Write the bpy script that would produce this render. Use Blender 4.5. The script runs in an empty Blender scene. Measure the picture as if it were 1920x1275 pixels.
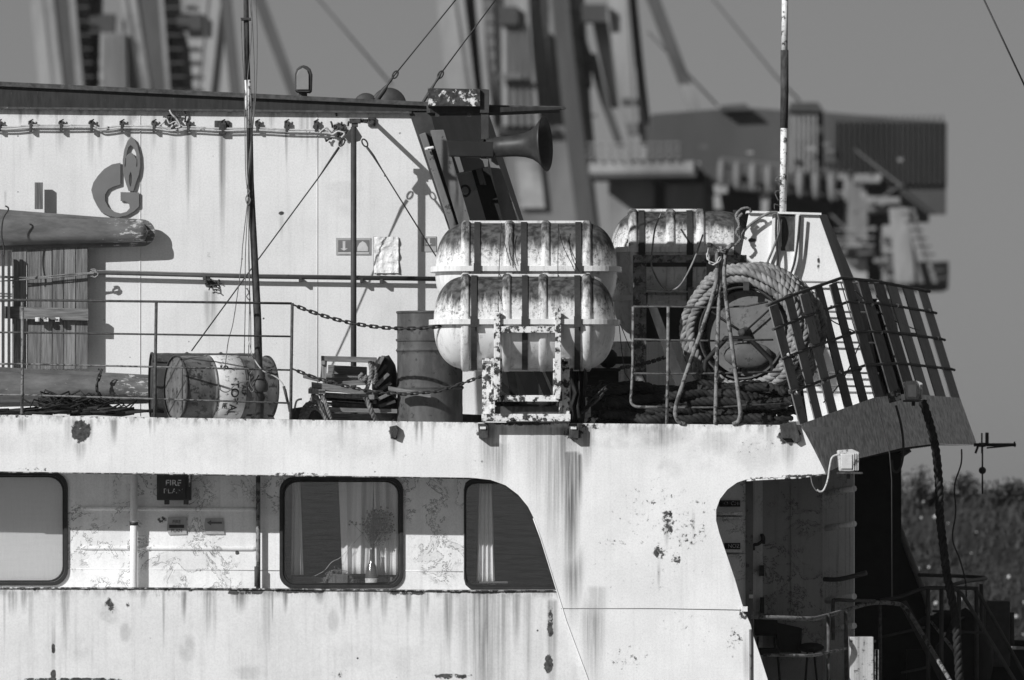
import bpy, bmesh, math, random
from mathutils import Vector, Matrix, noise as mnoise
from mathutils.geometry import tessellate_polygon
random.seed(7)
R = math.radians
scene = bpy.context.scene

# ------------------------------------------------------------------ view
D, S, PYH, CZ = 70.0, 215.0, 925.0, 6.0      # metres to the ship side, pixels per metre there, horizon row, eye height
cam_d = bpy.data.cameras.new('camera'); cam = bpy.data.objects.new('camera', cam_d)
scene.collection.objects.link(cam); scene.camera = cam
cam.location = (0, -D, CZ); cam.rotation_euler = (R(90), 0, 0)
cam_d.sensor_width = 36; cam_d.lens = 36 * D * S / 1920
cam_d.shift_y = (PYH - 637.5) / 1920
cam_d.clip_start = 1; cam_d.clip_end = 6000
cam_d.dof.use_dof = True; cam_d.dof.focus_distance = D + 0.8; cam_d.dof.aperture_fstop = 3.0

# ------------------------------------------------------------------ light
TO_SUN = Vector((-1.0, -1.0, 0.75)).normalized()
world = bpy.data.worlds.new('World'); scene.world = world; world.use_nodes = True
wt = world.node_tree; wt.nodes.clear()
sky = wt.nodes.new('ShaderNodeTexSky'); sky.sky_type = 'NISHITA'; sky.sun_disc = False
sky.sun_elevation = math.asin(TO_SUN.z); sky.sun_rotation = math.atan2(TO_SUN.x, TO_SUN.y)
sky.air_density = 1.0; sky.dust_density = 0.6; sky.ozone_density = 1.0
sep = wt.nodes.new('ShaderNodeSeparateColor'); wt.links.new(sky.outputs[0], sep.inputs[0])
m1 = wt.nodes.new('ShaderNodeMath'); m1.operation = 'MULTIPLY'; m1.inputs[1].default_value = 0.75
m2 = wt.nodes.new('ShaderNodeMath'); m2.operation = 'MULTIPLY_ADD'; m2.inputs[1].default_value = 0.25
wt.links.new(sep.outputs[0], m1.inputs[0]); wt.links.new(sep.outputs[1], m2.inputs[0]); wt.links.new(m1.outputs[0], m2.inputs[2])
bg = wt.nodes.new('ShaderNodeBackground'); bg.inputs[1].default_value = 0.06
wo = wt.nodes.new('ShaderNodeOutputWorld')
m3 = wt.nodes.new('ShaderNodeMath'); m3.operation = 'POWER'; m3.inputs[1].default_value = 0.6; wt.links.new(m2.outputs[0], m3.inputs[0])
m4 = wt.nodes.new('ShaderNodeMath'); m4.operation = 'MULTIPLY'; m4.inputs[1].default_value = 1.27; wt.links.new(m3.outputs[0], m4.inputs[0])
wt.links.new(m4.outputs[0], bg.inputs[0]); wt.links.new(bg.outputs[0], wo.inputs[0])
sl = bpy.data.lights.new('sun', 'SUN'); sl.energy = 4.15; sl.angle = R(0.5); sl.color = (1, 1, 1)
sun = bpy.data.objects.new('sun', sl); scene.collection.objects.link(sun)
sun.rotation_euler = (-TO_SUN).to_track_quat('-Z', 'Y').to_euler(); sun.location = (-20, -20, 25)
vs = scene.view_settings; vs.view_transform = 'Standard'; vs.look = 'None'; vs.exposure = 0; vs.gamma = 1
vs.use_curve_mapping = False
scene.cycles.max_bounces = 6; scene.cycles.diffuse_bounces = 4; scene.cycles.glossy_bounces = 3
scene.cycles.transparent_max_bounces = 8
scene.cycles.use_denoising = True

# ------------------------------------------------------------------ helpers
def P(px, py, Y=0.0):
    k = (Y + D) / D / S
    return Vector(((px - 960) * k, Y, CZ - (py - PYH) * k))
def L(px, Y=0.0): return px * (Y + D) / D / S

class NT:
    """small node-graph writer; everything is a grey value"""
    def __init__(s, name):
        s.m = bpy.data.materials.new(name); s.m.use_nodes = True; s.t = s.m.node_tree; s.t.nodes.clear()
        s.geo = s.n('ShaderNodeNewGeometry'); s.tc = s.n('ShaderNodeTexCoord')
        s.pos = s.geo.outputs['Position']; s.obj = s.tc.outputs['Object']
    def n(s, k): return s.t.nodes.new(k)
    def put(s, sock, v):
        if isinstance(v, (int, float)):
            if sock.type == 'RGBA': sock.default_value = (v, v, v, 1)
            else: sock.default_value = v
        elif isinstance(v, (tuple, Vector)): sock.default_value = v
        else: s.t.links.new(v, sock)
    def math(s, op, a, b=0.0, c=None, clamp=False):
        q = s.n('ShaderNodeMath'); q.operation = op; q.use_clamp = clamp
        s.put(q.inputs[0], a); s.put(q.inputs[1], b)
        if c is not None: s.put(q.inputs[2], c)
        return q.outputs[0]
    def add(s, a, b): return s.math('ADD', a, b)
    def mul(s, a, b): return s.math('MULTIPLY', a, b)
    def mx(s, a, b): return s.math('MAXIMUM', a, b)
    def vmath(s, op, a, b):
        q = s.n('ShaderNodeVectorMath'); q.operation = op; s.put(q.inputs[0], a); s.put(q.inputs[1], b)
        return q.outputs['Value'] if op in ('LENGTH', 'DOT_PRODUCT') else q.outputs[0]
    def scl(s, v, sc): return s.vmath('MULTIPLY', v, sc)
    def noise(s, v, scale, detail=4, rough=0.55, dist=0.0):
        q = s.n('ShaderNodeTexNoise'); s.put(q.inputs['Vector'], v); q.inputs['Scale'].default_value = scale
        q.inputs['Detail'].default_value = detail; q.inputs['Roughness'].default_value = rough
        q.inputs['Distortion'].default_value = dist
        return q.outputs[0]
    def voro(s, v, scale):
        q = s.n('ShaderNodeTexVoronoi'); s.put(q.inputs['Vector'], v); q.inputs['Scale'].default_value = scale
        return q.outputs['Distance']
    def ss(s, v, a, b, lo=0.0, hi=1.0):
        q = s.n('ShaderNodeMapRange'); q.interpolation_type = 'SMOOTHSTEP'; s.put(q.inputs[0], v)
        q.inputs[1].default_value = a; q.inputs[2].default_value = b
        q.inputs[3].default_value = lo; q.inputs[4].default_value = hi
        return q.outputs[0]
    def mix(s, f, a, b):
        q = s.n('ShaderNodeMix'); q.data_type = 'FLOAT'; q.clamp_factor = True
        s.put(q.inputs[0], f); s.put(q.inputs[2], a); s.put(q.inputs[3], b); return q.outputs[0]
    def ell(s, c, rx, rz, ry=None, v=None):
        """1 at the middle of an ellipse in the picture plane of the plate, 0 at its rim"""
        d = s.vmath('SUBTRACT', v or s.pos, tuple(c))
        d = s.scl(d, (1 / rx, 0 if ry is None else 1 / ry, 1 / rz))
        return s.math('SUBTRACT', 1.0, s.vmath('LENGTH', d, (0, 0, 0)), clamp=True)
    def out(s, col, rough=0.6, metal=0.0, bump=None, bs=0.3, bd=0.02, spec=0.4):
        b = s.n('ShaderNodeBsdfPrincipled'); o = s.n('ShaderNodeOutputMaterial')
        s.put(b.inputs['Base Color'], col); s.put(b.inputs['Roughness'], rough); b.inputs['Metallic'].default_value = metal
        b.inputs['Specular IOR Level'].default_value = spec
        if bump is not None:
            q = s.n('ShaderNodeBump'); q.inputs['Strength'].default_value = bs; q.inputs['Distance'].default_value = bd
            s.put(q.inputs['Height'], bump); s.t.links.new(q.outputs[0], b.inputs['Normal'])
        s.t.links.new(b.outputs[0], o.inputs[0]); return s.m

def hull_paint(name, base=0.8, stains=(), rust=(), greys=(), Y=0.0, th=0.80, streak=0.22, peel=0.0, rustcol=0.055,
               bands=(), obj=False, bump=0.25, chip_scale=7.0, mott=0.10, rough=0.5, dark=0.78):
    """old ship paint: mottling, runs, pits, chips to rust; stains are placed (px, py, rx, ry, amount)"""
    t = NT(name); v = t.obj if obj else t.pos
    wob = t.noise(t.scl(v, (1.2, 1.2, 1.2)), 3.0, 3)
    n_st = t.noise(t.scl(v, (26, 26, 0.9)), 1.0, 5, 0.6)
    n_st2 = t.noise(t.scl(v, (9, 9, 0.5)), 1.0, 3, 0.6)
    big = t.noise(v, 1.4, 8, 0.68)
    col = t.mix(t.ss(big, 0.3, 0.7), base * (1 - mott), base * (1 + mott * 0.4))
    col = t.mul(col, t.ss(n_st, 0.5, 0.8, 1.0, 1 - streak))
    col = t.mul(col, t.ss(n_st2, 0.52, 0.78, 1.0, 1 - streak * 0.9))
    fine = t.noise(v, 60, 3, 0.6)
    col = t.mul(col, t.ss(fine, 0.35, 0.7, 1.03, 0.93))
    m = None
    for (px, py, rx, ry, a) in greys:
        e = t.ss(t.ell(P(px, py, Y), L(rx, Y), L(ry, Y)), 0, 0.5, 0, a); m = e if m is None else t.mx(m, e)
    if m is not None:
        col = t.mul(col, t.math('SUBTRACT', 1, t.mul(m, t.ss(t.noise(v, 5, 6, 0.65), 0.35, 0.62))))
    m = None
    for (px, py, rx, ry, a) in stains:      # py is the top of the run, ry its length
        c = P(px, py, Y); e = t.ell(c, L(rx, Y), L(ry, Y))
        sf = L(5 if py < 860 or 1095 < py < 1130 else min(40, ry * .4)); e = t.mul(t.ss(e, 0, 0.75, 0, a), t.ss(t.vmath('DOT_PRODUCT', v, (0, 0, -1)), -c.z - sf, -c.z + sf))
        m = e if m is None else t.mx(m, e)
    if m is not None:
        run = t.mul(m, t.ss(t.noise(t.scl(v, (38, 38, 0.8)), 1.0, 4, 0.65), 0.28, 0.62, 0.35, 1.15))
        col = t.mul(col, t.math('SUBTRACT', 1, t.mul(run, dark), clamp=True))
    nz = t.noise(v, chip_scale, 9, 0.68)
    reg = None
    for (px, py, rx, ry, a) in rust:
        e = t.ss(t.ell(P(px, py, Y), L(rx, Y), L(ry, Y)), 0, 0.7, 0, a); reg = e if reg is None else t.mx(reg, e)
    for (y0, slope, w, a) in bands:          # a rusty line along an edge: row at px 0, fall per px, half width, amount
        c = P(0, y0, Y)
        h = t.vmath('DOT_PRODUCT', t.vmath('SUBTRACT', v, tuple(c)), (slope, 0, 1))
        e = t.ss(t.math('ABSOLUTE', h), 0, L(w, Y), 1, 0); reg = t.mul(e, a) if reg is None else t.mx(reg, t.mul(e, a))
        grit = t.mul(t.ss(t.math('ABSOLUTE', h), 0, L(w * 2.6, Y), 1, 0), t.ss(t.noise(t.scl(v, (14, 14, 5)), 1.0, 6, 0.7), 0.42, 0.68))
        col = t.mul(col, t.math('SUBTRACT', 1, t.mul(grit, 0.55)))
    vv = nz if reg is None else t.add(nz, reg)
    chip = t.ss(vv, th, th + 0.025)
    halo = t.ss(vv, th - 0.07, th + 0.01)
    pits = t.mul(t.ss(t.voro(v, 5.5), 0.035, 0.06, 1, 0), t.ss(t.noise(v, 2.1, 2), 0.5, 0.6))
    chip = t.mx(chip, pits)
    if peel:
        n2 = t.noise(v, 4.2, 7, 0.72, 0.6)
        line = t.ss(t.math('ABSOLUTE', t.math('SUBTRACT', n2, 0.5)), 0.005, 0.014, 1, 0)
        patch = t.ss(t.noise(v, 1.7, 3), 0.47, 0.55)
        flake = t.mul(t.ss(n2, 0.5, 0.51), patch)
        col = t.mul(col, t.math('SUBTRACT', 1, t.mul(flake, 0.10 * peel)))
        chip = t.mx(chip, t.mul(t.mul(line, patch), 0.8 * peel))
    rc = t.mul(t.ss(t.noise(v, 30, 4), 0.3, 0.7, 0.5, 1.8), rustcol)
    col = t.mul(col, t.math('SUBTRACT', 1, t.mul(halo, 0.35)))
    col = t.mix(chip, col, rc)
    bh = t.add(t.mul(t.noise(v, 1.6, 2), 1.0), t.mul(chip, -0.06))
    return t.out(col, t.mix(chip, rough, 0.9), 0, t.add(bh, t.mul(fine, 0.02)), bump, 0.05)

def plain(name, base, rough=0.6, var=0.25, scale=12, stretch=(1, 1, 1), metal=0.0, bump=0.2, bd=0.01, rust=0.0, rustcol=0.05,
          scuff=0.0, scuffcol=0.5, spec=0.4):
    t = NT(name); v = t.scl(t.pos, stretch)
    n = t.noise(v, scale, 6, 0.62)
    col = t.mul(t.ss(n, 0.28, 0.72, 1 - var, 1 + var), base)
    if rust:
        r = t.ss(t.noise(t.pos, 13, 8, 0.7), 0.62 - rust * 0.2, 0.65 - rust * 0.2); col = t.mix(r, col, rustcol)
    if scuff:
        r = t.ss(t.noise(v, scale * 2.2, 8, 0.75), 0.70 - scuff * 0.2, 0.735 - scuff * 0.2); col = t.mix(r, col, scuffcol)
    return t.out(col, rough, metal, n, bump, bd, spec)

class MB:
    def __init__(s): s.v = []; s.f = []; s.sm = []
    def addf(s, vs, fs, smooth=False):
        o = len(s.v); s.v += [Vector(q) for q in vs]
        for f in fs: s.f.append([i + o for i in f]); s.sm.append(smooth)
        return s
    def box(s, c, sz, rot=None):
        c = Vector(c); h = Vector(sz) / 2; vs = []
        for x in (-1, 1):
            for y in (-1, 1):
                for z in (-1, 1):
                    q = Vector((x * h.x, y * h.y, z * h.z))
                    if rot is not None: q = rot @ q
                    vs.append(c + q)
        return s.addf(vs, [(0, 1, 3, 2), (4, 6, 7, 5), (0, 4, 5, 1), (2, 3, 7, 6), (0, 2, 6, 4), (1, 5, 7, 3)])
    def rect(s, x0, y0, x1, y1, Ya, Yb):
        """axis box given by picture rows and columns measured at depth Ya"""
        a = P(x0, y1, Ya); b = P(x1, y0, Ya)
        return s.box(((a.x + b.x) / 2, (Ya + Yb) / 2, (a.z + b.z) / 2), (abs(b.x - a.x), abs(Yb - Ya), abs(b.z - a.z)))
    def prism(s, pts, Ya, Yb, holes=()):
        """outline (px, py) at depth Ya, pushed straight back to Yb"""
        loops = [[P(x, y, Ya) for x, y in pts]] + [[P(x, y, Ya) for x, y in h] for h in holes]
        return s.ext(loops, Vector((0, Yb - Ya, 0)))
    def ext(s, loops, d):
        flat = [q for l in loops for q in l]; n = len(flat)
        tr = tessellate_polygon([[Vector(q) for q in l] for l in loops])
        nrm = None; fs = []
        for a, b, c in tr:
            g = (flat[b] - flat[a]).cross(flat[c] - flat[a])
            if g.length < 1e-12: continue
            if g.dot(d) > 0: a, b, c = a, c, b
            fs.append((a, b, c)); fs.append((a + n, c + n, b + n))
        o = 0
        for k, l in enumerate(loops):
            m = len(l)
            ar = sum(((l[i] - l[0]).cross(l[(i + 1) % m] - l[0]) for i in range(m)), Vector()).dot(d)
            for i in range(m):
                a, b = o + i, o + (i + 1) % m
                q = (a, b, b + n, a + n)
                if (ar > 0) != (k > 0): q = q[::-1]
                fs.append(q[::-1])
            o += m
        return s.addf(flat + [q + d for q in flat], fs)
    def sheet(s, pts3, th):
        pts = [P(*q) if not isinstance(q, Vector) else q for q in pts3]
        n = (pts[1] - pts[0]).cross(pts[2] - pts[0]).normalized()
        if n.y < 0: n = -n
        return s.ext([pts], n * th)
    def tube(s, pts, r, n=8, cap=True, closed=False):
        pts = [Vector(q) for q in pts]; m = len(pts)
        rs = r if isinstance(r, (list, tuple)) else [r] * m
        up = None; vs = []
        for i, p in enumerate(pts):
            a = pts[(i - 1) % m] if (closed or i > 0) else p; b = pts[(i + 1) % m] if (closed or i < m - 1) else p
            t = (b - a).normalized()
            if up is None:
                up = Vector((0, 0, 1)) if abs(t.z) < 0.9 else Vector((0, 1, 0))
            up = up - t * up.dot(t)
            if up.length < 1e-6: up = Vector((1, 0, 0)) - t * t.x
            up.normalize(); w = t.cross(up)
            for k in range(n):
                an = 2 * math.pi * k / n
                vs.append(p + (up * math.cos(an) + w * math.sin(an)) * rs[i])
        fs = []
        for i in range(m if closed else m - 1):
            j = (i + 1) % m
            for k in range(n):
                l = (k + 1) % n; fs.append((i * n + k, j * n + k, j * n + l, i * n + l)[::-1])
        s.addf(vs, fs, True)
        if cap and not closed:
            o = len(s.v) - len(vs)
            s.f.append([o + k for k in range(n)]); s.sm.append(False)
            s.f.append([o + (m - 1) * n + k for k in range(n)][::-1]); s.sm.append(False)
        return s
    def lathe(s, prof, o, ax, n=32, smooth=True):
        """prof: (distance along the axis, radius)"""
        o = Vector(o); ax = Vector(ax).normalized()
        u = ax.orthogonal().normalized(); w = ax.cross(u); vs = []; fs = []
        for t, r in prof:
            for k in range(n):
                a = 2 * math.pi * k / n; vs.append(o + ax * t + (u * math.cos(a) + w * math.sin(a)) * max(r, 1e-4))
        for i in range(len(prof) - 1):
            for k in range(n):
                l = (k + 1) % n; fs.append((i * n + k, i * n + l, (i + 1) * n + l, (i + 1) * n + k))
        return s.addf(vs, fs, smooth)
    def ball(s, c, r, n=10, sc=(1, 1, 1), jit=0.0):
        c = Vector(c); vs = []; fs = []; m = n // 2
        for i in range(m + 1):
            th = math.pi * i / m
            for k in range(n):
                ph = 2 * math.pi * k / n
                q = Vector((math.sin(th) * math.cos(ph) * sc[0], math.sin(th) * math.sin(ph) * sc[1], math.cos(th) * sc[2]))
                if jit: q *= 1 + jit * mnoise.noise((q + c) * 3.1)
                vs.append(c + q * r)
        for i in range(m):
            for k in range(n):
                l = (k + 1) % n; fs.append((i * n + k, (i + 1) * n + k, (i + 1) * n + l, i * n + l))
        return s.addf(vs, fs, True)
    def rope(s, pts, r, pitch=None, strands=3, n=5, step=7):
        """laid rope: strands wound round each other along a path"""
        pts = resample(pts, (pitch or r * 5) / step); pitch = pitch or r * 5
        up = None; fr = []; acc = 0
        for i, p in enumerate(pts):
            t = (pts[min(i + 1, len(pts) - 1)] - pts[max(i - 1, 0)]).normalized()
            if up is None: up = t.orthogonal().normalized()
            up = (up - t * up.dot(t)).normalized(); fr.append((p, up.copy(), t.cross(up), acc))
            if i < len(pts) - 1: acc += (pts[i + 1] - p).length
        for q in range(strands):
            path = []
            for p, u, w, a in fr:
                an = 2 * math.pi * (a / pitch + q / strands)
                path.append(p + (u * math.cos(an) + w * math.sin(an)) * r * 0.5)
            s.tube(path, r * 0.56, n)
        return s
    def build(s, name, mat, parent=None, bevel=0.0, smooth_all=False, origin=None):
        vs = s.v; lo = Vector([min(q[i] for q in vs) for i in range(3)]); hi = Vector([max(q[i] for q in vs) for i in range(3)])
        og = Vector(origin) if origin is not None else Vector(((lo.x + hi.x) / 2, (lo.y + hi.y) / 2, lo.z))
        me = bpy.data.meshes.new(name); me.from_pydata([q - og for q in vs], [], s.f)
        me.polygons.foreach_set('use_smooth', [bool(a or smooth_all) for a in s.sm])
        if len(s.f) < 6000:
            bm = bmesh.new(); bm.from_mesh(me); bmesh.ops.recalc_face_normals(bm, faces=bm.faces); bm.to_mesh(me); bm.free()
        me.materials.append(mat); me.update()
        o = bpy.data.objects.new(name, me); scene.collection.objects.link(o)
        if parent is not None:
            o.parent = parent; o.location = og - wloc(parent)
        else: o.location = og
        if bevel:
            b = o.modifiers.new('bevel', 'BEVEL'); b.width = bevel; b.segments = 2; b.limit_method = 'ANGLE'; b.angle_limit = R(40)
            b.harden_normals = False
        return o

def wloc(o):
    v = Vector(o.location)
    while o.parent is not None: o = o.parent; v += Vector(o.location)
    return v
def resample(pts, step):
    pts = [Vector(q) for q in pts]; out = [pts[0]]; left = step
    for a, b in zip(pts, pts[1:]):
        l = (b - a).length; p = 0.0
        while l - p > left: p += left; out.append(a.lerp(b, p / l)); left = step
        left -= l - p
    out.append(pts[-1]); return out
def smooth_path(pts, n=8):
    pts = [Vector(q) for q in pts]; out = []
    for i in range(len(pts) - 1):
        a = pts[max(i - 1, 0)]; b = pts[i]; c = pts[i + 1]; d = pts[min(i + 2, len(pts) - 1)]
        for k in range(n):
            t = k / n
            out.append(0.5 * ((2 * b) + (c - a) * t + (2 * a - 5 * b + 4 * c - d) * t * t + (3 * b - a - 3 * c + d) * t ** 3))
    out.append(pts[-1]); return out
def SP(pts, Y=0.0, n=8):
    return smooth_path([P(q[0], q[1], q[2] if len(q) > 2 else Y) for q in pts], n)
def sag(a, b, d, n=16):
    return [a.lerp(b, i / n) + Vector((0, 0, -d * 4 * (i / n) * (1 - i / n))) for i in range(n + 1)]
def tag(o, label, cat, group=None):
    o['label'] = label; o['category'] = cat
    if group: o['group'] = group
    return o
def thing(name, label, cat, loc, group=None):
    o = bpy.data.objects.new(name, None); scene.collection.objects.link(o); o.location = loc
    o.empty_display_size = 0.1
    return tag(o, label, cat, group)
def kind(o, k): o['kind'] = k; return o
def rrect(x0, y0, x1, y1, r, n=6, cor=(1, 1, 1, 1)):
    out = []
    for (cx, cy, a0, k) in ((x1 - r, y0 + r, -90, 0), (x1 - r, y1 - r, 0, 1), (x0 + r, y1 - r, 90, 2), (x0 + r, y0 + r, 180, 3)):
        for i in range(n + 1):
            a = R(a0 + 90 * i / n); out.append((cx + r * math.cos(a), cy + r * math.sin(a)))
    return out
def text(body, px, py, Y, h, mat, parent, rot=0.0, name='lettering', depth=0.003, sx=1.0, bold=0.0):
    c = bpy.data.curves.new(name, 'FONT'); c.body = body; c.size = 1.0; c.extrude = 0.0; c.offset = bold
    c.align_x = 'CENTER'; c.align_y = 'CENTER'
    o = bpy.data.objects.new(name, c); me = bpy.data.meshes.new_from_object(o)
    k = L(h, Y) / 0.70
    M_ = Matrix.Rotation(R(90), 4, 'X') @ Matrix.Rotation(R(rot), 4, 'Z') @ Matrix.Diagonal((k * sx, k, k, 1))
    me.transform(M_); me.materials.clear(); me.materials.append(mat)
    bpy.data.objects.remove(o)
    o = bpy.data.objects.new(name, me); scene.collection.objects.link(o)
    p = P(px, py, Y)
    if parent is not None: o.parent = parent; o.location = p - wloc(parent)
    else: o.location = p
    return o

_link = {}
def chain(name, label, pts, mat, pitch=0.060, wire=0.0065, wid=0.019, group=None):
    """a chain of separate links along a path"""
    root = thing(name, label, 'chain', pts[0], group)
    key = (pitch, wire, wid, mat.name)
    if key not in _link:
        h = pitch / 2 + wire * 0.3 - (wid - wire) + wire; r = wid - wire; path = []
        for i in range(7): a = -math.pi / 2 + math.pi * i / 6; path.append(Vector((h + r * math.cos(a) - 0.0, 0, r * math.sin(a))))
        for i in range(7): a = math.pi / 2 + math.pi * i / 6; path.append(Vector((-h + r * math.cos(a), 0, r * math.sin(a))))
        m = MB().tube(path, wire, 5, closed=True)
        me = bpy.data.meshes.new('link'); me.from_pydata(m.v, [], m.f); me.polygons.foreach_set('use_smooth', [True] * len(m.f))
        me.materials.append(mat); _link[key] = me
    q = resample(pts, pitch * 0.88)
    for i in range(len(q) - 1):
        a, b = q[i], q[i + 1]
        if (b - a).length < pitch * 0.3: continue
        o = bpy.data.objects.new('link', _link[key]); scene.collection.objects.link(o); o.parent = root
        o.location = (a + b) / 2 - Vector(root.location)
        o.rotation_mode = 'QUATERNION'
        o.rotation_quaternion = (b - a).to_track_quat('X', 'Z') @ Matrix.Rotation(R(20 if i % 2 else 100), 3, 'X').to_quaternion()
    return root

# ------------------------------------------------------------------ materials
M = {}
rs_ = random.Random(77)
M['panel'] = hull_paint('white_side_paint', 0.86,
    stains=[(1070, 845, 26, 330, 1.0), (1040, 800, 34, 300, 0.6), (1085, 850, 12, 150, 0.9), (1010, 790, 40, 210, 0.45), (1075, 1040, 26, 150, 0.75),
            (915, 800, 22, 150, 0.55), (1120, 1100, 26, 190, 0.35), (1100, 800, 20, 110, 0.6), (945, 800, 10, 90, 0.5), (1056, 800, 12, 260, 0.8),
            (1235, 1060, 5, 60, 0.4), (1250, 975, 8, 70, 0.45), (1300, 965, 5, 50, 0.35), (738, 815, 8, 55, 0.6), (150, 830, 16, 45, 0.5),
            (1480, 825, 20, 70, 0.5), (1375, 1020, 14, 120, 0.35), (640, 790, 14, 60, 0.3), (545, 780, 6, 50, 0.5), (42, 780, 5, 40, 0.4),
            (1350, 810, 50, 60, 0.25), (1240, 800, 60, 70, 0.3), (290, 780, 5, 45, 0.4), (1400, 1200, 10, 120, 0.5), (1410, 1180, 5, 140, 0.7), (1112, 1130, 30, 210, .65), (935, 830, 26, 110, .6), (1062, 800, 40, 260, .55), (1010, 800, 60, 120, .35)] + [(rs_.uniform(0, 1470), 786, rs_.uniform(3, 14), rs_.uniform(25, 90), rs_.uniform(.3, .7)) for _ in range(14)],
    rust=[(152, 808, 28, 34, 0.42), (738, 812, 14, 20, 0.36), (1253, 980, 20, 44, 0.27), (1290, 1000, 70, 60, 0.17), (1235, 1035, 26, 20, 0.28), (1270, 1050, 14, 14, .28),
          (1150, 1017, 46, 12, 0.19), (1265, 1045, 16, 24, 0.20), (1480, 815, 34, 30, 0.42), (1075, 812, 30, 28, 0.3), (905, 812, 20, 16, 0.28),
          (1378, 1200, 26, 46, 0.19), (1180, 1235, 70, 45, 0.15), (1240, 1080, 120, 60, .10), (1290, 840, 190, 50, .07), (800, 830, 300, 60, .05), (1100, 800, 40, 12, 0.24), (1395, 1150, 16, 20, 0.3), (1500, 893, 60, 6, 0.3),
          (1430, 897, 40, 6, 0.26), (985, 793, 100, 8, 0.36), (900, 870, 30, 30, 0.12), (1260, 810, 120, 30, 0.08), (70, 880, 60, 8, 0.18),
          (560, 889, 90, 6, 0.24), (300, 888, 200, 5, 0.2), (1240, 960, 170, 120, 0.12), (1420, 840, 80, 40, .12), (680, 850, 200, 40, .08), (1150, 1080, 80, 110, 0.08), (1290, 1180, 140, 70, 0.10), (250, 830, 300, 60, .05)],
    greys=[(400, 840, 90, 40, 0.10), (1255, 880, 30, 26, 0.16), (1335, 850, 60, 50, 0.14), (1180, 820, 160, 26, 0.2), (640, 830, 120, 40, 0.10),
           (1420, 850, 60, 50, 0.14), (60, 830, 120, 30, 0.10)],
    bands=[(779, 0.0125, 9, 0.19)], th=0.745, chip_scale=20, streak=0.10)
M['lower'] = hull_paint('white_lower_paint', 0.79, Y=0.06,
    stains=[(345, 1108, 8, 70, 0.8), (450, 1108, 22, 50, 0.7), (535, 1106, 8, 55, 0.8), (668, 1108, 8, 60, 0.7), (690, 1108, 10, 50, 0.6),
            (840, 1110, 12, 150, 0.75), (905, 1108, 38, 330, 0.75), (940, 1112, 22, 260, 0.55), (968, 1112, 12, 130, 0.6), (1035, 1125, 14, 260, 0.6),
            (45, 1108, 10, 50, 0.6), (100, 1170, 6, 130, 0.5), (720, 1110, 10, 70, 0.6), (765, 1110, 10, 60, 0.7), (645, 1110, 8, 80, 0.5),
            (800, 1110, 8, 60, 0.5), (600, 1110, 12, 30, 0.5), (20, 1108, 8, 60, 0.5), (990, 1112, 14, 210, 0.4), (870, 1112, 18, 250, 0.35)] + [(rs_.uniform(0, 1030), 1108, rs_.uniform(3, 12), rs_.uniform(30, 150), rs_.uniform(.3, .75)) for _ in range(14)],
    rust=[(205, 1135, 16, 22, 0.26), (240, 1133, 8, 10, 0.26), (295, 1115, 12, 8, 0.26), (640, 1262, 40, 14, 0.20), (845, 1268, 60, 10, 0.24),
          (1032, 1170, 10, 50, 0.30), (1028, 1245, 12, 30, 0.38), (100, 1215, 6, 16, 0.3), (100, 1265, 8, 16, 0.4), (130, 1274, 160, 6, 0.32),
          (460, 1110, 60, 10, 0.30), (560, 1108, 120, 7, 0.32), (760, 1110, 60, 10, 0.32), (900, 1110, 170, 6, 0.32), (150, 1104, 200, 5, 0.24)],
    greys=[(235, 1185, 14, 24, 0.25), (350, 1215, 20, 34, 0.24), (480, 1262, 60, 18, 0.2), (145, 1215, 30, 30, 0.12), (205, 1150, 24, 26, 0.25),
           (625, 1165, 14, 30, 0.2), (700, 1230, 120, 40, 0.08)], bands=[(1104, 0.004, 8, 0.20)], th=0.75, chip_scale=13, streak=0.14)
M['inner'] = hull_paint('peeling_inner_paint', 0.86, Y=0.68, peel=1.0, streak=0.12, th=0.76, chip_scale=9,
    rust=[(305, 975, 18, 12, 0.3), (375, 1000, 30, 10, 0.22), (445, 1037, 7, 7, 0.36), (330, 1085, 30, 16, 0.16), (380, 1070, 14, 5, 0.3),
          (150, 940, 60, 60, 0.05), (800, 1075, 60, 20, 0.14)],
    stains=[(480, 900, 10, 200, 0.25)], greys=[(340, 1085, 30, 24, 0.2), (260, 950, 200, 60, 0.06)])
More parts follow.
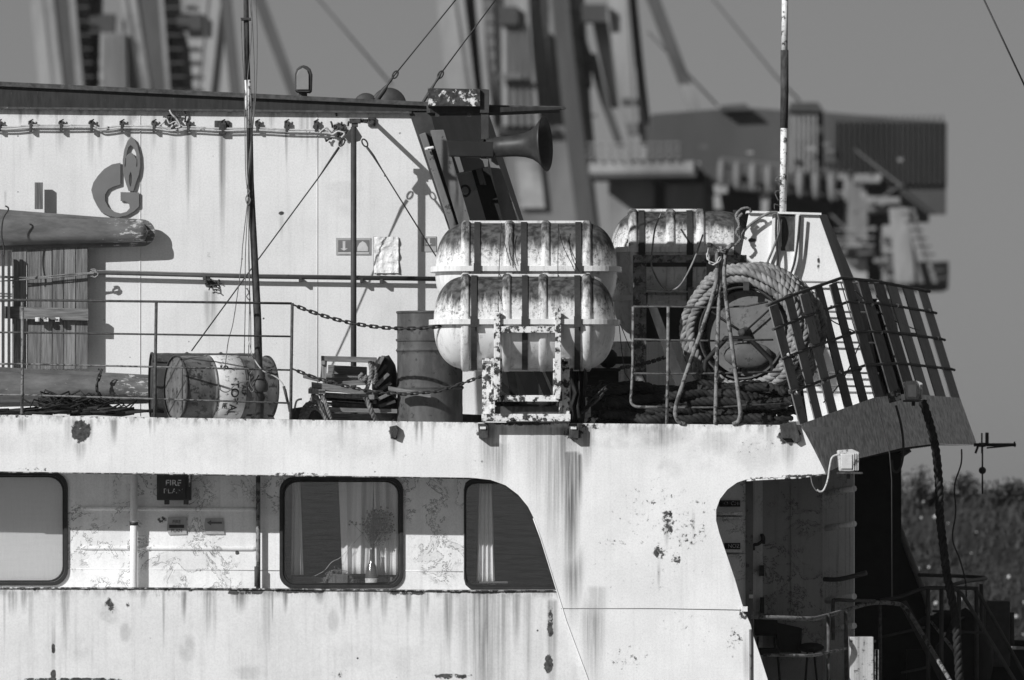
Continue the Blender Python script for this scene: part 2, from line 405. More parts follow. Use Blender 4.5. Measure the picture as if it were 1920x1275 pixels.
M['house'] = hull_paint('white_deckhouse_paint', 0.74, Y=2.2, streak=0.09,
    stains=[(353, 245, 9, 190, 0.75), (417, 250, 9, 260, 0.75), (537, 240, 4, 90, 0.9), (57, 240, 10, 70, 0.4), (114, 240, 10, 60, 0.35),
            (170, 240, 9, 90, 0.4), (395, 545, 18, 110, 0.55), (228, 240, 8, 60, 0.3), (288, 240, 9, 50, 0.3), (38, 205, 5, 40, 0.6),
            (70, 205, 6, 26, 0.6), (105, 205, 6, 26, 0.6), (250, 208, 12, 30, 0.4), (528, 405, 7, 60, 0.3), (325, 240, 10, 120, 0.25),
            (640, 250, 14, 60, 0.3), (120, 205, 12, 110, 0.15), (595, 250, 5, 90, 0.25), (10, 360, 3, 40, 0.4)] + [(rs_.uniform(0, 750), 212, rs_.uniform(3, 10), rs_.uniform(30, 120), rs_.uniform(.2, .5)) for _ in range(10)],
    rust=[(57, 232, 8, 9, 0.36), (114, 231, 8, 9, 0.36), (171, 231, 9, 9, 0.36), (228, 232, 8, 8, 0.34), (288, 232, 9, 9, 0.36), (320, 226, 22, 20, 0.40),
          (353, 236, 8, 9, 0.36), (416, 234, 18, 12, 0.42), (482, 232, 10, 10, 0.36), (537, 236, 9, 10, 0.36), (592, 238, 9, 9, 0.34),
          (636, 242, 22, 20, 0.40), (697, 228, 20, 12, 0.36), (528, 400, 9, 7, 0.42), (395, 533, 20, 12, 0.40), (450, 640, 60, 50, 0.09),
          (520, 660, 70, 60, 0.09), (690, 520, 12, 5, 0.3), (750, 250, 4, 5, 0.3), (390, 470, 20, 30, 0.12), (700, 600, 60, 60, 0.07)],
    greys=[(660, 375, 60, 40, 0.10), (640, 350, 40, 14, 0.10), (740, 600, 60, 60, 0.06)], bands=[(207, 0.004, 6, 0.16)], th=0.78, chip_scale=10, mott=0.07)
M['casing'] = hull_paint('white_casing_paint', 0.86, Y=4.0, streak=0.10,
    rust=[(1410, 450, 14, 8, 0.30), (1535, 495, 6, 30, 0.30), (1512, 470, 5, 26, 0.24), (1480, 440, 16, 40, 0.08), (1555, 560, 30, 60, 0.08), (1600, 700, 30, 30, 0.2)],
    stains=[(1475, 408, 17, 90, 1.0), (1462, 405, 6, 110, 0.6), (1512, 450, 5, 60, 0.4), (1490, 480, 5, 50, 0.3)], th=0.80, dark=0.95)
M['pipew'] = hull_paint('white_pipe_paint', 0.85, chip_scale=16, th=0.72, streak=0.1)
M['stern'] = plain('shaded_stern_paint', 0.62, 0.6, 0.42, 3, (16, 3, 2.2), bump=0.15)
M['ceiling'] = plain('deckhead_paint', 0.70, 0.7, 0.2, 3)
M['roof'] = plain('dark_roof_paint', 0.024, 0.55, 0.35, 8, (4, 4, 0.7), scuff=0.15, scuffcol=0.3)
M['roof_edge'] = plain('worn_roof_edge', 0.06, 0.7, 0.5, 20, scuff=0.25, scuffcol=0.45)
M['dark'] = plain('dark_grey_paint', 0.045, 0.6, 0.3, 9)
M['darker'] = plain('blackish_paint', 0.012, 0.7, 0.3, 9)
M['grey'] = plain('mid_grey_paint', 0.16, 0.6, 0.2, 7, (1, 1, 0.5), rust=0.1)
M['ventgrey'] = plain('shaded_grey_plate', 0.16, 0.6, 0.12, 4)  # sign panels, and plates with shade put into their colour
M['rail'] = plain('rusty_rail_paint', 0.075, 0.8, 0.5, 25, bump=0.6, scuff=0.25, scuffcol=0.3)
M['railgrey'] = plain('light_rail_paint', 0.20, 0.7, 0.35, 25, rust=0.5, bump=0.5)
M['wire'] = plain('tarred_wire', 0.03, 0.6, 0.2, 30)
M['wire_light'] = plain('pale_cable_sheath', 0.50, 0.5, 0.25, 18, rust=0.15)
M['cable'] = plain('grey_cable_sheath', 0.14, 0.5, 0.25, 18)
M['mast'] = plain('flaking_dark_mast', 0.05, 0.75, 0.5, 22, (1, 1, 0.5), scuff=0.25, scuffcol=0.35, bump=0.8)
M['mastw'] = hull_paint('flaking_white_mast', 0.8, chip_scale=16, th=0.56, streak=0.1)
M['mastd'] = hull_paint('flaking_mixed_mast', 0.5, chip_scale=18, th=0.46, streak=0.1)
M['rackw'] = hull_paint('flaking_white_rack', 0.82, chip_scale=16, th=0.52, streak=0.1, rustcol=0.04, bump=0.9)
M['wood'] = plain('weathered_wood', 0.14, 0.85, 0.42, 3, (18, 18, 1.2), bump=0.8, bd=0.01)
M['wood2'] = plain('weathered_wood_pale', 0.19, 0.85, 0.40, 3, (20, 20, 1.0), bump=0.8, bd=0.01)
M['woodh'] = plain('weathered_board', 0.17, 0.85, 0.45, 3, (1.5, 14, 20), bump=0.8, bd=0.01)
M['drum_dark'] = plain('dark_drum_steel', 0.045, 0.6, 0.4, 8, rust=0.3, rustcol=0.08)
M['drum_rust'] = plain('rusty_drum_steel', 0.075, 0.75, 0.35, 5, (2, 2, 0.8), rust=0.2, rustcol=0.035, scuff=0.05, scuffcol=0.16)
M['horn'] = plain('sooty_horn_paint', 0.032, 0.5, 0.35, 9)
M['drum_blue'] = plain('painted_drum_steel', 0.13, 0.42, 0.35, 6, (2, 2, 1), rust=0.4, rustcol=0.04, spec=0.6)
M['drum_band'] = hull_paint('white_drum_band', 0.74, chip_scale=18, th=0.59, streak=0.2)
M['rope'] = plain('sun_bleached_rope', 0.22, 0.9, 0.55, 9, bump=0.8)
M['rope_mid'] = plain('grey_rope', 0.17, 0.9, 0.35, 22, bump=0.8)
M['rope_dark'] = plain('oily_dark_rope', 0.016, 0.8, 0.7, 9, bump=0.8)
M['rubber'] = plain('black_rubber', 0.022, 0.55, 0.3, 15)
M['strap'] = plain('black_strap', 0.035, 0.7, 0.15, 30)
M['emblem'] = plain('grey_blue_emblem', 0.17, 0.45, 0.06, 5)
M['sign'] = plain('faded_sign', 0.36, 0.6, 0.12, 12)
M['sign_sym'] = plain('faded_symbol', 0.52, 0.6, 0.12, 12)
M['signdark'] = plain('sign_black', 0.03, 0.6, 0.2, 12)
M['signwhite'] = plain('stencilled_white', 0.6, 0.6, 0.3, 30, rust=0.4, rustcol=0.05)
M['signgrey'] = plain('grey_lettering', 0.10, 0.6, 0.2, 12)
M['cloth'] = plain('sun_faded_curtain', 0.85, 0.95, 0.06, 3, (8, 8, 0.6), bump=0.1)
M['blind'] = plain('grey_roller_blind', 0.72, 0.9, 0.05, 10, (14, 14, 0.5), bump=0.05)
M['glassware'] = plain('dark_bottle_glass', 0.10, 0.12, 0.3, 9, spec=0.9)
M['dry'] = plain('dried_flowers', 0.14, 0.95, 0.4, 20)
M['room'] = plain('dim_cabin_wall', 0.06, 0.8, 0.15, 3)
M['foil'] = plain('crumpled_poster', 0.80, 0.35, 0.10, 6, bump=0.8, bd=0.05)
M['lampglass'] = plain('floodlight_glass', 0.62, 0.25, 0.15, 9, spec=0.7)
M['lamp'] = hull_paint('grey_white_lamp_paint', 0.6, chip_scale=16, th=0.58)
M['box'] = hull_paint('dirty_white_box', 0.5, chip_scale=16, th=0.60, streak=0.6)
M['boxface'] = hull_paint('dark_face_paint_remains', 0.8, chip_scale=13, th=0.43, streak=0.1, rustcol=.04)
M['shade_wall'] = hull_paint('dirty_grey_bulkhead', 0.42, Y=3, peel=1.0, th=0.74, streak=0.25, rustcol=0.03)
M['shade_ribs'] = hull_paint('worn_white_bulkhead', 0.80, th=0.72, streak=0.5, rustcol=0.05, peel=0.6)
M['slat_dark'] = plain('shaded_slat_paint', 0.075, 0.7, 0.4, 9, bump=0.4)  # darker copy of the slat grey, shade put into the colour
M['far_patch'] = plain('pale_stained_patch', 0.28, 0.7, 0.5, 0.8)
M['reel_disc'] = plain('reel_disc_paint', 0.10, 0.6, 0.2, 7, rust=0.3)
M['dish'] = plain('radome_grey', 0.25, 0.5, 0.1, 8)
# raft shell: mould and soot on the upper half
def raft_mat(name, grime):
    t = NT(name); v = t.pos; z = t.n('ShaderNodeSeparateXYZ'); t.t.links.new(t.obj, z.inputs[0])
    base = t.mix(t.ss(t.noise(v, 2, 5), 0.3, 0.7), 0.70, 0.82)
    h = t.ss(z.outputs[2], L(70), L(165), 0, 1)
    ring = t.noise(t.scl(v, (14, 6, 1.3)), 1.0, 8, 0.68)
    g = t.ss(t.add(t.mul(t.math('SUBTRACT', ring, 0.5), 1.5), t.mul(t.mul(h, h), grime * 2.0)), 0.05, 0.62)
    dots = t.ss(t.noise(v, 34, 6, 0.75), 0.48, 0.58)
    g2 = t.mul(t.ss(t.add(ring, t.mul(h, grime)), 0.46, 0.78), dots)
    k = t.mx(g, t.mul(g2, 0.85))
    runs = t.ss(t.noise(t.scl(v, (22, 22, 0.8)), 1.0, 4), 0.5, 0.75, 0, 0.25)
    col = t.mix(k, t.mul(base, t.math('SUBTRACT', 1, runs)), t.mul(t.ss(t.noise(v, 18, 4), 0.3, 0.7, 0.4, 2.4), 0.05))
    return t.out(col, t.mix(k, 0.38, 0.8), 0, t.noise(v, 3, 2), 0.15, 0.02)
M['raft'] = raft_mat('mouldy_white_shell', 0.47)
M['raft_far'] = raft_mat('heavily_mouldy_shell', 0.62)
M['raft_rib'] = raft_mat('grimy_white_rib', 0.26)
t = NT('scuffed_grey_fibreglass'); v = t.pos
n1 = t.noise(t.scl(v, (1.5, 1.5, 5)), 2.0, 7, 0.7); n2 = t.noise(t.scl(v, (5, 9, 16)), 2.0, 8, 0.75)
sx = t.n('ShaderNodeSeparateXYZ'); t.t.links.new(v, sx.inputs[0])
tip = t.ss(sx.outputs[0], P(150, 0, 2).x, P(270, 0, 2).x, 0, 0.13)
col = t.mul(t.ss(n1, 0.3, 0.7, 0.65, 1.35), 0.135)
col = t.mix(t.ss(t.add(n2, tip), 0.66, 0.70), col, 0.55)
M['float'] = t.out(col, 0.45, 0, n2, 0.3, 0.01)
# glass: half mirror, lets sun through
t = NT('window_glass')
tr = t.n('ShaderNodeBsdfTransparent'); gl = t.n('ShaderNodeBsdfGlossy'); gl.inputs['Roughness'].default_value = 0.04
mxs = t.n('ShaderNodeMixShader'); fr = t.n('ShaderNodeLayerWeight'); fr.inputs[0].default_value = 0.5
tr.inputs[0].default_value = (0.97, 0.97, 0.97, 1)
bp = t.n('ShaderNodeBump'); bp.inputs['Strength'].default_value = 0.12; bp.inputs['Distance'].default_value = 0.01
t.t.links.new(t.noise(t.scl(t.pos, (1.2, 1, 9)), 3.0, 4), bp.inputs['Height']); t.t.links.new(bp.outputs[0], gl.inputs['Normal'])
f2 = t.add(t.mul(t.math('POWER', fr.outputs[1], 5.0), 0.5), 0.115); t.t.links.new(f2, mxs.inputs[0]); t.t.links.new(tr.outputs[0], mxs.inputs[1]); t.t.links.new(gl.outputs[0], mxs.inputs[2])
oo = t.n('ShaderNodeOutputMaterial'); t.t.links.new(mxs.outputs[0], oo.inputs[0]); M['glass'] = t.m
# far background
for nm, b, vr in (('crane_light', 0.27, 0.35), ('crane_mid', 0.15, 0.35), ('crane_dark', 0.075, 0.3), ('crane_black', 0.055, 0.2)):
    M[nm] = plain(nm + '_paint', b, 0.7, vr, 0.35, (2.2, 1, 0.5), bump=0.1, rust=0.0)
M['crane_rust'] = plain('stained_crane_paint', 0.24, 0.7, 0.45, 0.9, (1.6, 1, 0.9), bump=0.1)
M['corr_dark'] = plain('dark_corrugated_cladding', 0.062, 0.7, 0.25, 0.3, (2, 1, 0.4))
M['corr_light'] = plain('pale_corrugated_cladding', 0.24, 0.7, 0.3, 0.5, (2, 1, 0.4))
M['corr_mid'] = plain('grey_corrugated_cladding', 0.085, 0.7, 0.25, 0.3, (2, 1, 0.4))
# ------------------------------------------------------------------ haze
hm = bpy.data.materials.new('thin_haze'); hm.use_nodes = True; hm.node_tree.nodes.clear()
hv = hm.node_tree.nodes.new('ShaderNodeVolumePrincipled'); ho = hm.node_tree.nodes.new('ShaderNodeOutputMaterial')
hv.inputs['Color'].default_value = (0.9, 0.9, 0.9, 1); hv.inputs['Density'].default_value = 0.00013; hv.inputs['Anisotropy'].default_value = 0.2
hm.node_tree.links.new(hv.outputs[0], ho.inputs['Volume'])
hz = MB().box((0, 200, 12), (2700, 2700, 30)).build('haze', hm); kind(hz, 'stuff'); hz['label'] = 'thin pale haze over the harbour'

# ------------------------------------------------------------------ ground and water
def grid(name, x0, x1, y0, y1, nx, ny, fz, mat):
    vs = []; fs = []
    for j in range(ny + 1):
        for i in range(nx + 1):
            x = x0 + (x1 - x0) * i / nx; y = y0 + (y1 - y0) * j / ny; vs.append(Vector((x, y, fz(x, y))))
    for j in range(ny):
        for i in range(nx):
            a = j * (nx + 1) + i; fs.append((a, a + 1, a + nx + 2, a + nx + 1))
    m = MB(); m.addf(vs, fs, True); return kind(m.build(name, mat), 'structure')
t = NT('harbour_water')
bmp = t.add(t.noise(t.scl(t.pos, (1, .5, 1)), 0.8, 4), t.mul(t.noise(t.pos, 0.12, 3), 3.0))
M['water'] = t.out(0.08, 0.08, 0, bmp, 0.5, 0.25, 0.5)
kind(MB().addf([(-1100, -1100, 0), (1400, -1100, 0), (1400, 36, 0), (-1100, 36, 0)], [(0, 1, 2, 3)]).build('water', M['water']), 'structure')
t = NT('rough_grass_ground')
g = t.noise(t.pos, 0.9, 8, 0.7); g2 = t.noise(t.scl(t.pos, (1, 1, 3)), 5, 6, 0.7)
M['ground'] = t.out(t.mul(t.mul(t.ss(g, 0.3, 0.7, 0.6, 1.4), t.ss(g2, 0.3, 0.7, 0.5, 1.5)), 0.033), 0.95, 0, g2, 0.8, 0.2)
def bank_z(x, y):
    u = min(max((y - 33) / 12.5, -0.05), 1.0)
    h = 5.88 * (u ** 0.8 if u > 0 else u * 3)
    n = mnoise.noise(Vector((x * 0.22, y * 0.3, 0))) * 0.30 + mnoise.noise(Vector((x * 0.9, y * 1.1, 5))) * 0.12
    return h + n * (1 if 0 < u < 1 else 0.35) - (0.10 if u >= 1 else 0)
grid('bank', -45, 45, 32, 75, 150, 80, bank_z, M['ground'])
kind(MB().addf([(-1100, 74, 5.62), (1400, 74, 5.62), (1400, 1400, 5.62), (-1100, 1400, 5.62)], [(0, 1, 2, 3)]).build('ground', M['ground']), 'structure')
rnd = random.Random(3)
M['grass'] = plain('dry_grass', 0.044, 0.9, 0.5, 3, bump=0.0)
M['leaf'] = plain('shrub_leaves', 0.06, 0.8, 0.5, 4, bump=0.0)
M['stone'] = plain('pale_stones', 0.55, 0.9, 0.2, 5)
m = MB()
for i in range(34000):
    x = rnd.uniform(2, 15) if i < 31000 else rnd.uniform(-14, 2); y = rnd.uniform(35, 47); z = bank_z(x, y)
    h = rnd.uniform(0.05, 0.20); a = rnd.uniform(0, 6.28); w = rnd.uniform(0.012, 0.03); dx = rnd.uniform(-.12, .12)
    c, s_ = math.cos(a) * w, math.sin(a) * w
    m.addf([(x - c, y - s_, z - .03), (x + c, y + s_, z - .03), (x + dx, y + rnd.uniform(-.1, .1), z + h)], [(0, 1, 2)])
o = m.build('grass', M['grass']); kind(o, 'stuff'); o['label'] = 'rough dry grass covering the bank behind the ship'
m = MB()
for i in range(260):
    x = rnd.uniform(4, 14); y = rnd.uniform(36, 45.3); m.ball((x, y, bank_z(x, y) + .12), rnd.choice([.012, .015, .02, .02, .03]), 6, jit=0.3)
o = m.build('pale_stones', M['stone']); kind(o, 'stuff'); o['label'] = 'scattered pale stones and flower heads on the bank'
def shrub(px, top, wpx, Y, label, seed, dens=900):
    r_ = random.Random(seed); b = P(px, 925, Y); base = Vector((b.x, Y, bank_z(b.x, Y) - .05)); H = P(px, top, Y).z - base.z; W = L(wpx * .8, Y)
    root = thing('shrub', label, 'shrub', base, 'shrubs along the crest of the bank')
    st = MB(); tips = []
    for i in range(13):
        a = r_.uniform(0, 6.28); rr = W * r_.uniform(0.1, 1) * 0.5; hh = H * r_.uniform(0.5, 1.0) * (1 - 0.35 * (rr / W * 2) ** 2)
        e = base + Vector((math.cos(a) * rr, math.sin(a) * rr, hh)); mid = base.lerp(e, 0.5) + Vector((r_.uniform(-.05, .05), 0, 0.08))
        st.tube([base, mid, e], [0.018, 0.012, 0.004], 4); tips.append((base, mid, e))
    st.build('stem', M['crane_black'], root)
    lf = MB()
    for i in range(dens):
        a, b_, c = r_.choice(tips); u = r_.random() ** 0.6; p = b_.lerp(c, u * 2 - 1) if u > .5 else a.lerp(b_, u * 2)
        p = p + Vector((r_.gauss(0, .055), r_.gauss(0, .055), r_.gauss(0, .045))); q = r_.uniform(.02, .045)
        d1 = Vector((r_.gauss(0, 1), r_.gauss(0, 1), r_.gauss(0, 1))).normalized() * q; d2 = d1.orthogonal().normalized() * q * .5
        lf.addf([p - d1, p + d2, p + d1, p - d2], [(0, 1, 2, 3)])
    lf.build('foliage', M['leaf'], root)
for i, a in enumerate([(1724, 872, 66, 45, 'tall twiggy shrub directly behind the thick hanging rope'), (1682, 888, 46, 45.6, 'narrow shrub close beside the stern opening edge'),
        (1808, 888, 64, 45.3, 'dense dark shrub between the hanging rope and the pendulum rod'), (1905, 893, 60, 45.2, 'dark shrub at the right edge of the photo on the bank'),
        (1868, 903, 60, 45.0, 'low shrub just right of the pendulum rod on the bank crest'), (1768, 905, 40, 46.2, 'smallest pale shrub on the crest behind the thin cable')]):
    shrub(*a, seed=20 + i, dens=[520, 260, 560, 560, 260, 160][i])

# ------------------------------------------------------------------ harbour crane and loader far behind
YC = 170.0
def bgbox(m, x0, y0, x1, y1, Y=YC, d=1.2): return m.rect(x0, y0, x1, y1, Y, Y + d)
def bgq(m, a, b, c, d, Y=YC, dep=1.2): return m.prism([a, b, c, d], Y, Y + dep)
GB = 930   # row of the quay where the legs stand
def crane(name, label, dx, dy, big):
    root = thing(name, label, 'crane', P(210 + dx, GB, YC), 'harbour cranes behind the ship')
    def q(nm, mat, x0, x1, x2, x3, y0=-60, y1=GB, Y=YC, dep=1.2, lab=None):
        m = MB(); bgq(m, (x0 + dx, y0 + dy), (x1 + dx, y0 + dy), (x3 + dx, y1 + dy), (x2 + dx, y1 + dy), Y, dep); o = m.build(nm, M[mat], root)
        if lab: o['label'] = lab
        return o
    def ext(xa, xb, y): return xa + (xb - xa) * (y - 0) / 165.0      # column edges extended from their slope between rows 0 and 165
    def col(nm, mat, a0, a1, b0, b1, y0=-60, y1=GB, Y=YC, dep=1.2):
        return q(nm, mat, ext(a0, b0, y0), ext(a1, b1, y0), ext(a0, b0, y1), ext(a1, b1, y1), y0, y1, Y, dep)
    col('leg', 'crane_light', 57, 108, 73, 126, Y=YC)
    col('leg', 'crane_dark', 106, 131, 123, 154, Y=YC - .2)
    col('ladder_rail', 'crane_light', 129, 141, 143, 157, Y=YC - .5, dep=.4)
    col('leg', 'crane_mid', 138, 168, 152, 168, Y=YC + .5)
    q('gate_post', 'crane_black', 166, 191, 165, 184, -60, 215, Y=YC + 1.5)
    q('counterweight_box', 'crane_black', 168, 216, 168, 214, 26, 62, Y=YC - .3, dep=.8)
    q('panel', 'corr_light', 188, 236, 184, 240, 62, 205, Y=YC - .35, dep=.3)
    for k in range(4): q('panel_rib', 'crane_mid', 197 + k * 11, 199 + k * 11, 196 + k * 12, 198 + k * 12, 64, 204, Y=YC - .4, dep=.05)
    col('leg', 'crane_rust', 226, 268, 240, 282, Y=YC)
    col('leg', 'crane_dark', 262, 303, 284, 322, Y=YC - .2)
    col('ladder_rail', 'crane_light', 298, 306, 311, 319, Y=YC - .4, dep=.3)
    col('leg', 'crane_rust', 306, 336, 320, 348, Y=YC + .8)
    q('counterweight_box', 'crane_black', 332, 379, 333, 378, 25, 56, Y=YC - .3, dep=.8)
    q('brace', 'crane_dark', 318, 346, 352, 378, 60, 172, Y=YC + 0.4, dep=.3)
    if big: q('brace', 'crane_dark', 345, 372, 415, 436, 160, 320, Y=YC - .2, dep=.15)
    col('leg', 'crane_light', 348, 418, 362, 432, Y=YC)
    col('leg', 'crane_dark', 413, 432, 430, 449, Y=YC - .2)
    q('stay_beam', 'crane_dark', 452, 476, 544, 556 + 8, -60, 185 if not big else 165, Y=YC - 2)
    if big:
        q('stay_beam', 'crane_light', 532, 556, 582, 606, 165, 314, Y=YC - 2.4)
    for k in range(9):      # ladder rungs and small cross braces between the members
        y = -40 + k * 26
        for xa, xb in ((141, 166), (306, 336)):
            x0, x1 = ext(xa, xa + 14, y), ext(xb, xb + 12, y)
            q('rung', 'crane_dark', x0, x1, x0, x1, y, y + 3, Y=YC - .6, dep=.12)
    q('brace', 'crane_dark', 226, 232, 266, 273, -60, 190, Y=YC - .5, dep=.15); q('brace', 'crane_dark', 396, 401, 368, 373, -60, 190, Y=YC - .5, dep=.15)
    q('brace', 'crane_mid', 72, 77, 100, 106, -60, 190, Y=YC - .5, dep=.15)
    for k in range(3): q('cross_beam', 'crane_mid', 128, 170, 128, 172, 70 + k * 90 - 4, 74 + k * 90, Y=YC + 1.6, dep=.3)
    return root
crane('harbour_crane', 'blurred pale harbour crane legs seen above the deckhouse roof at left', 0, 0, False)
c2 = thing('harbour_crane', 'blurred harbour crane legs rising behind the horn and round raft canisters', 'crane', P(1020, GB, YC), 'harbour cranes behind the ship')
def cq(nm, mat, *rows, Y=0.0, dep=1.0):
    """member given by (row, left, right) from top to bottom"""
    pts = [(r[1], r[0]) for r in rows] + [(r[2], r[0]) for r in reversed(rows)]
    return MB().prism(pts[::-1], YC + Y, YC + Y + dep).build(nm, M[mat], c2)
cq('leg', 'crane_light', (-60, 812, 864), (165, 838, 890), (930, 915, 985), Y=1.2)
cq('leg', 'crane_dark', (-60, 864, 888), (165, 884, 914), (930, 975, 1010), Y=2.4)
cq('ladder_rail', 'crane_light', (-60, 886, 898), (165, 905, 918), (930, 985, 1000), Y=.2, dep=.3)
cq('leg', 'crane_mid', (-60, 898, 924), (165, 914, 930), (240, 918, 936), Y=1.4)
cq('gate_post', 'crane_black', (-60, 924, 946), (165, 922, 942), (240, 930, 946), Y=1.5)
cq('counterweight_box', 'crane_black', (12, 938, 971), (46, 938, 971), Y=-.4, dep=.8)
cq('post', 'crane_rust', (-60, 962, 984), (46, 964, 986), Y=.2, dep=.3)
cq('panel', 'corr_light', (45, 940, 992), (236, 942, 1012), Y=-.1, dep=.3)
for k in range(4): cq('panel_rib', 'crane_mid', (48, 950 + k * 11, 952 + k * 11), (234, 952 + k * 14, 954 + k * 14), Y=-.2, dep=.08)
cq('panel_arm', 'crane_mid', (138, 936, 980), (148, 934, 978), Y=-.5, dep=.2)
cq('leg', 'crane_rust', (-60, 988, 1030), (200, 1004, 1056), (930, 1060, 1120), Y=.9)
cq('leg', 'crane_dark', (-60, 1028, 1058), (200, 1054, 1088), (400, 1080, 1114), (930, 1150, 1184), Y=-.6)
for k in range(8): cq('rung', 'crane_dark', (-30 + k * 24, 898 + k, 926 + k * .6), (-27 + k * 24, 898 + k, 926 + k * .6), Y=.8, dep=.1)
cq('brace', 'crane_dark', (-60, 842, 848), (200, 882, 889), Y=.6, dep=.15)
cq('brace', 'crane_dark', (-60, 1012, 1018), (230, 1030, 1036), Y=.4, dep=.15)
cq('brace', 'crane_mid', (-60, 1170, 1174), (260, 1190, 1195), Y=-.3, dep=.12)
cq('base_house', 'crane_mid', (236, 932, 1062), (420, 945, 1084), (930, 980, 1140), Y=.4)
cq('stained_patch', 'far_patch', (300, 968, 1012), (390, 975, 1022), Y=.2, dep=.15)
cq('deck_beam', 'crane_black', (236, 930, 1040), (250, 932, 1042), Y=.1, dep=.2)
cq('ladder_rail', 'crane_light', (-60, 1060, 1076), (200, 1086, 1097), (400, 1111, 1121), (930, 1176, 1186), Y=.1, dep=.3)
cq('leg', 'crane_rust', (-60, 1074, 1092), (200, 1094, 1108), (300, 1105, 1118), Y=1.0)
cq('counterweight_box', 'crane_black', (8, 1090, 1138), (41, 1091, 1138), Y=-.4, dep=.8)
cq('hanger', 'crane_dark', (50, 1078, 1092), (100, 1086, 1108), (165, 1092, 1110), Y=.3, dep=.3)
cq('brace', 'crane_dark', (100, 1100, 1118), (190, 1126, 1142), (275, 1156, 1172), Y=.2, dep=.3)
cq('leg', 'crane_light', (-60, 1136, 1172), (100, 1150, 1186), (260, 1180, 1216), (300, 1186, 1222), Y=0)
cq('leg', 'crane_light', (41, 1112, 1140), (120, 1128, 1150), (200, 1146, 1160), Y=.8)
cq('leg', 'crane_dark', (-60, 1174, 1188), (150, 1194, 1210), (300, 1213, 1228), Y=1.0)
cq('stain_band', 'crane_dark', (184, 1166, 1192), (196, 1166, 1194), Y=-.06, dep=.04)
cq('stain_band', 'crane_mid', (230, 1174, 1204), (250, 1176, 1206), Y=-.06, dep=.04)
cq('stay_beam', 'crane_dark', (-60, 1190, 1214), (0, 1215, 1239), (160, 1276, 1298), Y=-1.6)
cq('stay_beam', 'crane_light', (158, 1275, 1298), (314, 1334, 1353), Y=-1.7)
for (y, xa, xb) in ((20, 1066, 1090), (60, 1072, 1098), (110, 1080, 1104), (150, 1086, 1110), (215, 1095, 1120)): cq('cross_beam', 'crane_mid', (y, xa, xb), (y + 3, xa, xb), Y=-.1, dep=.1)

ld = thing('ship_loader', 'dark corrugated ship loader house on a gantry behind the white casing', 'ship loader', P(1450, GB, 150))
YL = 150.0
def lp(nm, mat, pts, Y=YL, dep=2.0, lab=None):
    o = MB().prism(pts, Y, Y + dep).build(nm, M[mat], ld)
    if lab: o['label'] = lab
    return o
lp('house_wall', 'corr_dark', [(1222, 214), (1390, 201), (1545, 212), (1545, 345), (1222, 345)], YL + 1, 9)
lp('roof_vent', 'corr_dark', [(1352, 198), (1398, 194), (1410, 206), (1352, 208)], YL + .5, 3)
lp('roof_vent', 'crane_black', [(1484, 192), (1534, 192), (1546, 210), (1480, 208)], YL + .5, 3)
lp('house_wall', 'corr_mid', [(1545, 210), (1775, 229), (1775, 350), (1545, 340)], YL, 9)
lp('house_wall', 'corr_dark', [(1688, 240), (1774, 247), (1774, 402), (1742, 402), (1742, 417), (1688, 417)], YL - .3, .25, 'darker corrugated end bay')
for k in range(22): lp('corrugation', 'corr_dark', [(1556 + k * 10, 216), (1559 + k * 10, 216), (1559 + k * 10, 346), (1556 + k * 10, 346)], YL - .5, .3)
for k in range(6): lp('ribbed_panel', 'corr_light', [(1482 + k * 9, 216), (1487 + k * 9, 216), (1487 + k * 9, 330), (1482 + k * 9, 330)], YL, .4)
lp('panel_cabinet', 'crane_mid', [(1480, 262), (1542, 262), (1542, 330), (1480, 330)], YL + .5, .3)
for k in range(9):
    x = 1353 + k * 29.5; y = 318 + k * 3.6
    c = P(x, y, YL - .8); m = MB(); m.lathe([(0, .02), (.1, .09), (.4, .12), (.7, .09), (.8, .02)], c - Vector((0, 0, .5)), (0, 0, 1), 8)
    m.build('hanging_lamp', M['crane_mid'], ld)
lp('conveyor_belt', 'crane_black', [(1325, 318), (1610, 350), (1610, 372), (1325, 352)], YL + .5, 3)
lp('conveyor_truss', 'crane_dark', [(1325, 345), (1610, 368), (1590, 402), (1330, 402)], YL + 3, 3)
lp('walkway', 'crane_light', [(1106, 303), (1300, 302), (1300, 322), (1106, 324)], YL - 1, 3)
lp('walkway_beam', 'crane_dark', [(1110, 324), (1305, 322), (1305, 331), (1110, 333)], YL - 1, 3)
for y in (268, 280, 291):
    lp('handrail', 'crane_light', [(1100, y), (1275, y - 1), (1275, y + 1.2), (1100, y + 2.2)], YL - 1.2, .15)
for k in range(10): lp('handrail_post', 'crane_light', [(1108 + k * 18, 266), (1111 + k * 18, 266), (1111 + k * 18, 303), (1108 + k * 18, 303)], YL - 1.1, .15)
lp('support_column', 'crane_light', [(1142, 330), (1226, 330), (1232, 930), (1140, 930)], YL + 1, 4)
lp('support_column', 'crane_mid', [(1226, 330), (1248, 330), (1254, 930), (1232, 930)], YL + 2, 4)
lp('support_column', 'crane_light', [(1248, 330), (1322, 318), (1326, 930), (1252, 930)], YL + 1, 4)
lp('cross_head', 'crane_black', [(1192, 392), (1258, 390), (1258, 402), (1192, 402)], YL + .5, 2)
lp('support_column', 'crane_dark', [(1320, 318), (1334, 318), (1336, 930), (1324, 930)], YL + .8, 4)
lp('bracket', 'crane_light', [(1420, 350), (1450, 350), (1450, 356), (1442, 358), (1440, 402), (1428, 402), (1428, 358), (1420, 356)], YL - .5, .6)
lp('bracket', 'crane_light', [(1338, 346), (1364, 348), (1364, 362), (1340, 364)], YL - .5, .6)
lp('bracket', 'crane_light', [(1338, 368), (1350, 366), (1354, 392), (1340, 392)], YL - .5, .6)
lp('tower_column', 'crane_mid', [(1592, 340), (1626, 340), (1626, 540), (1590, 540)], YL - 1, 3)
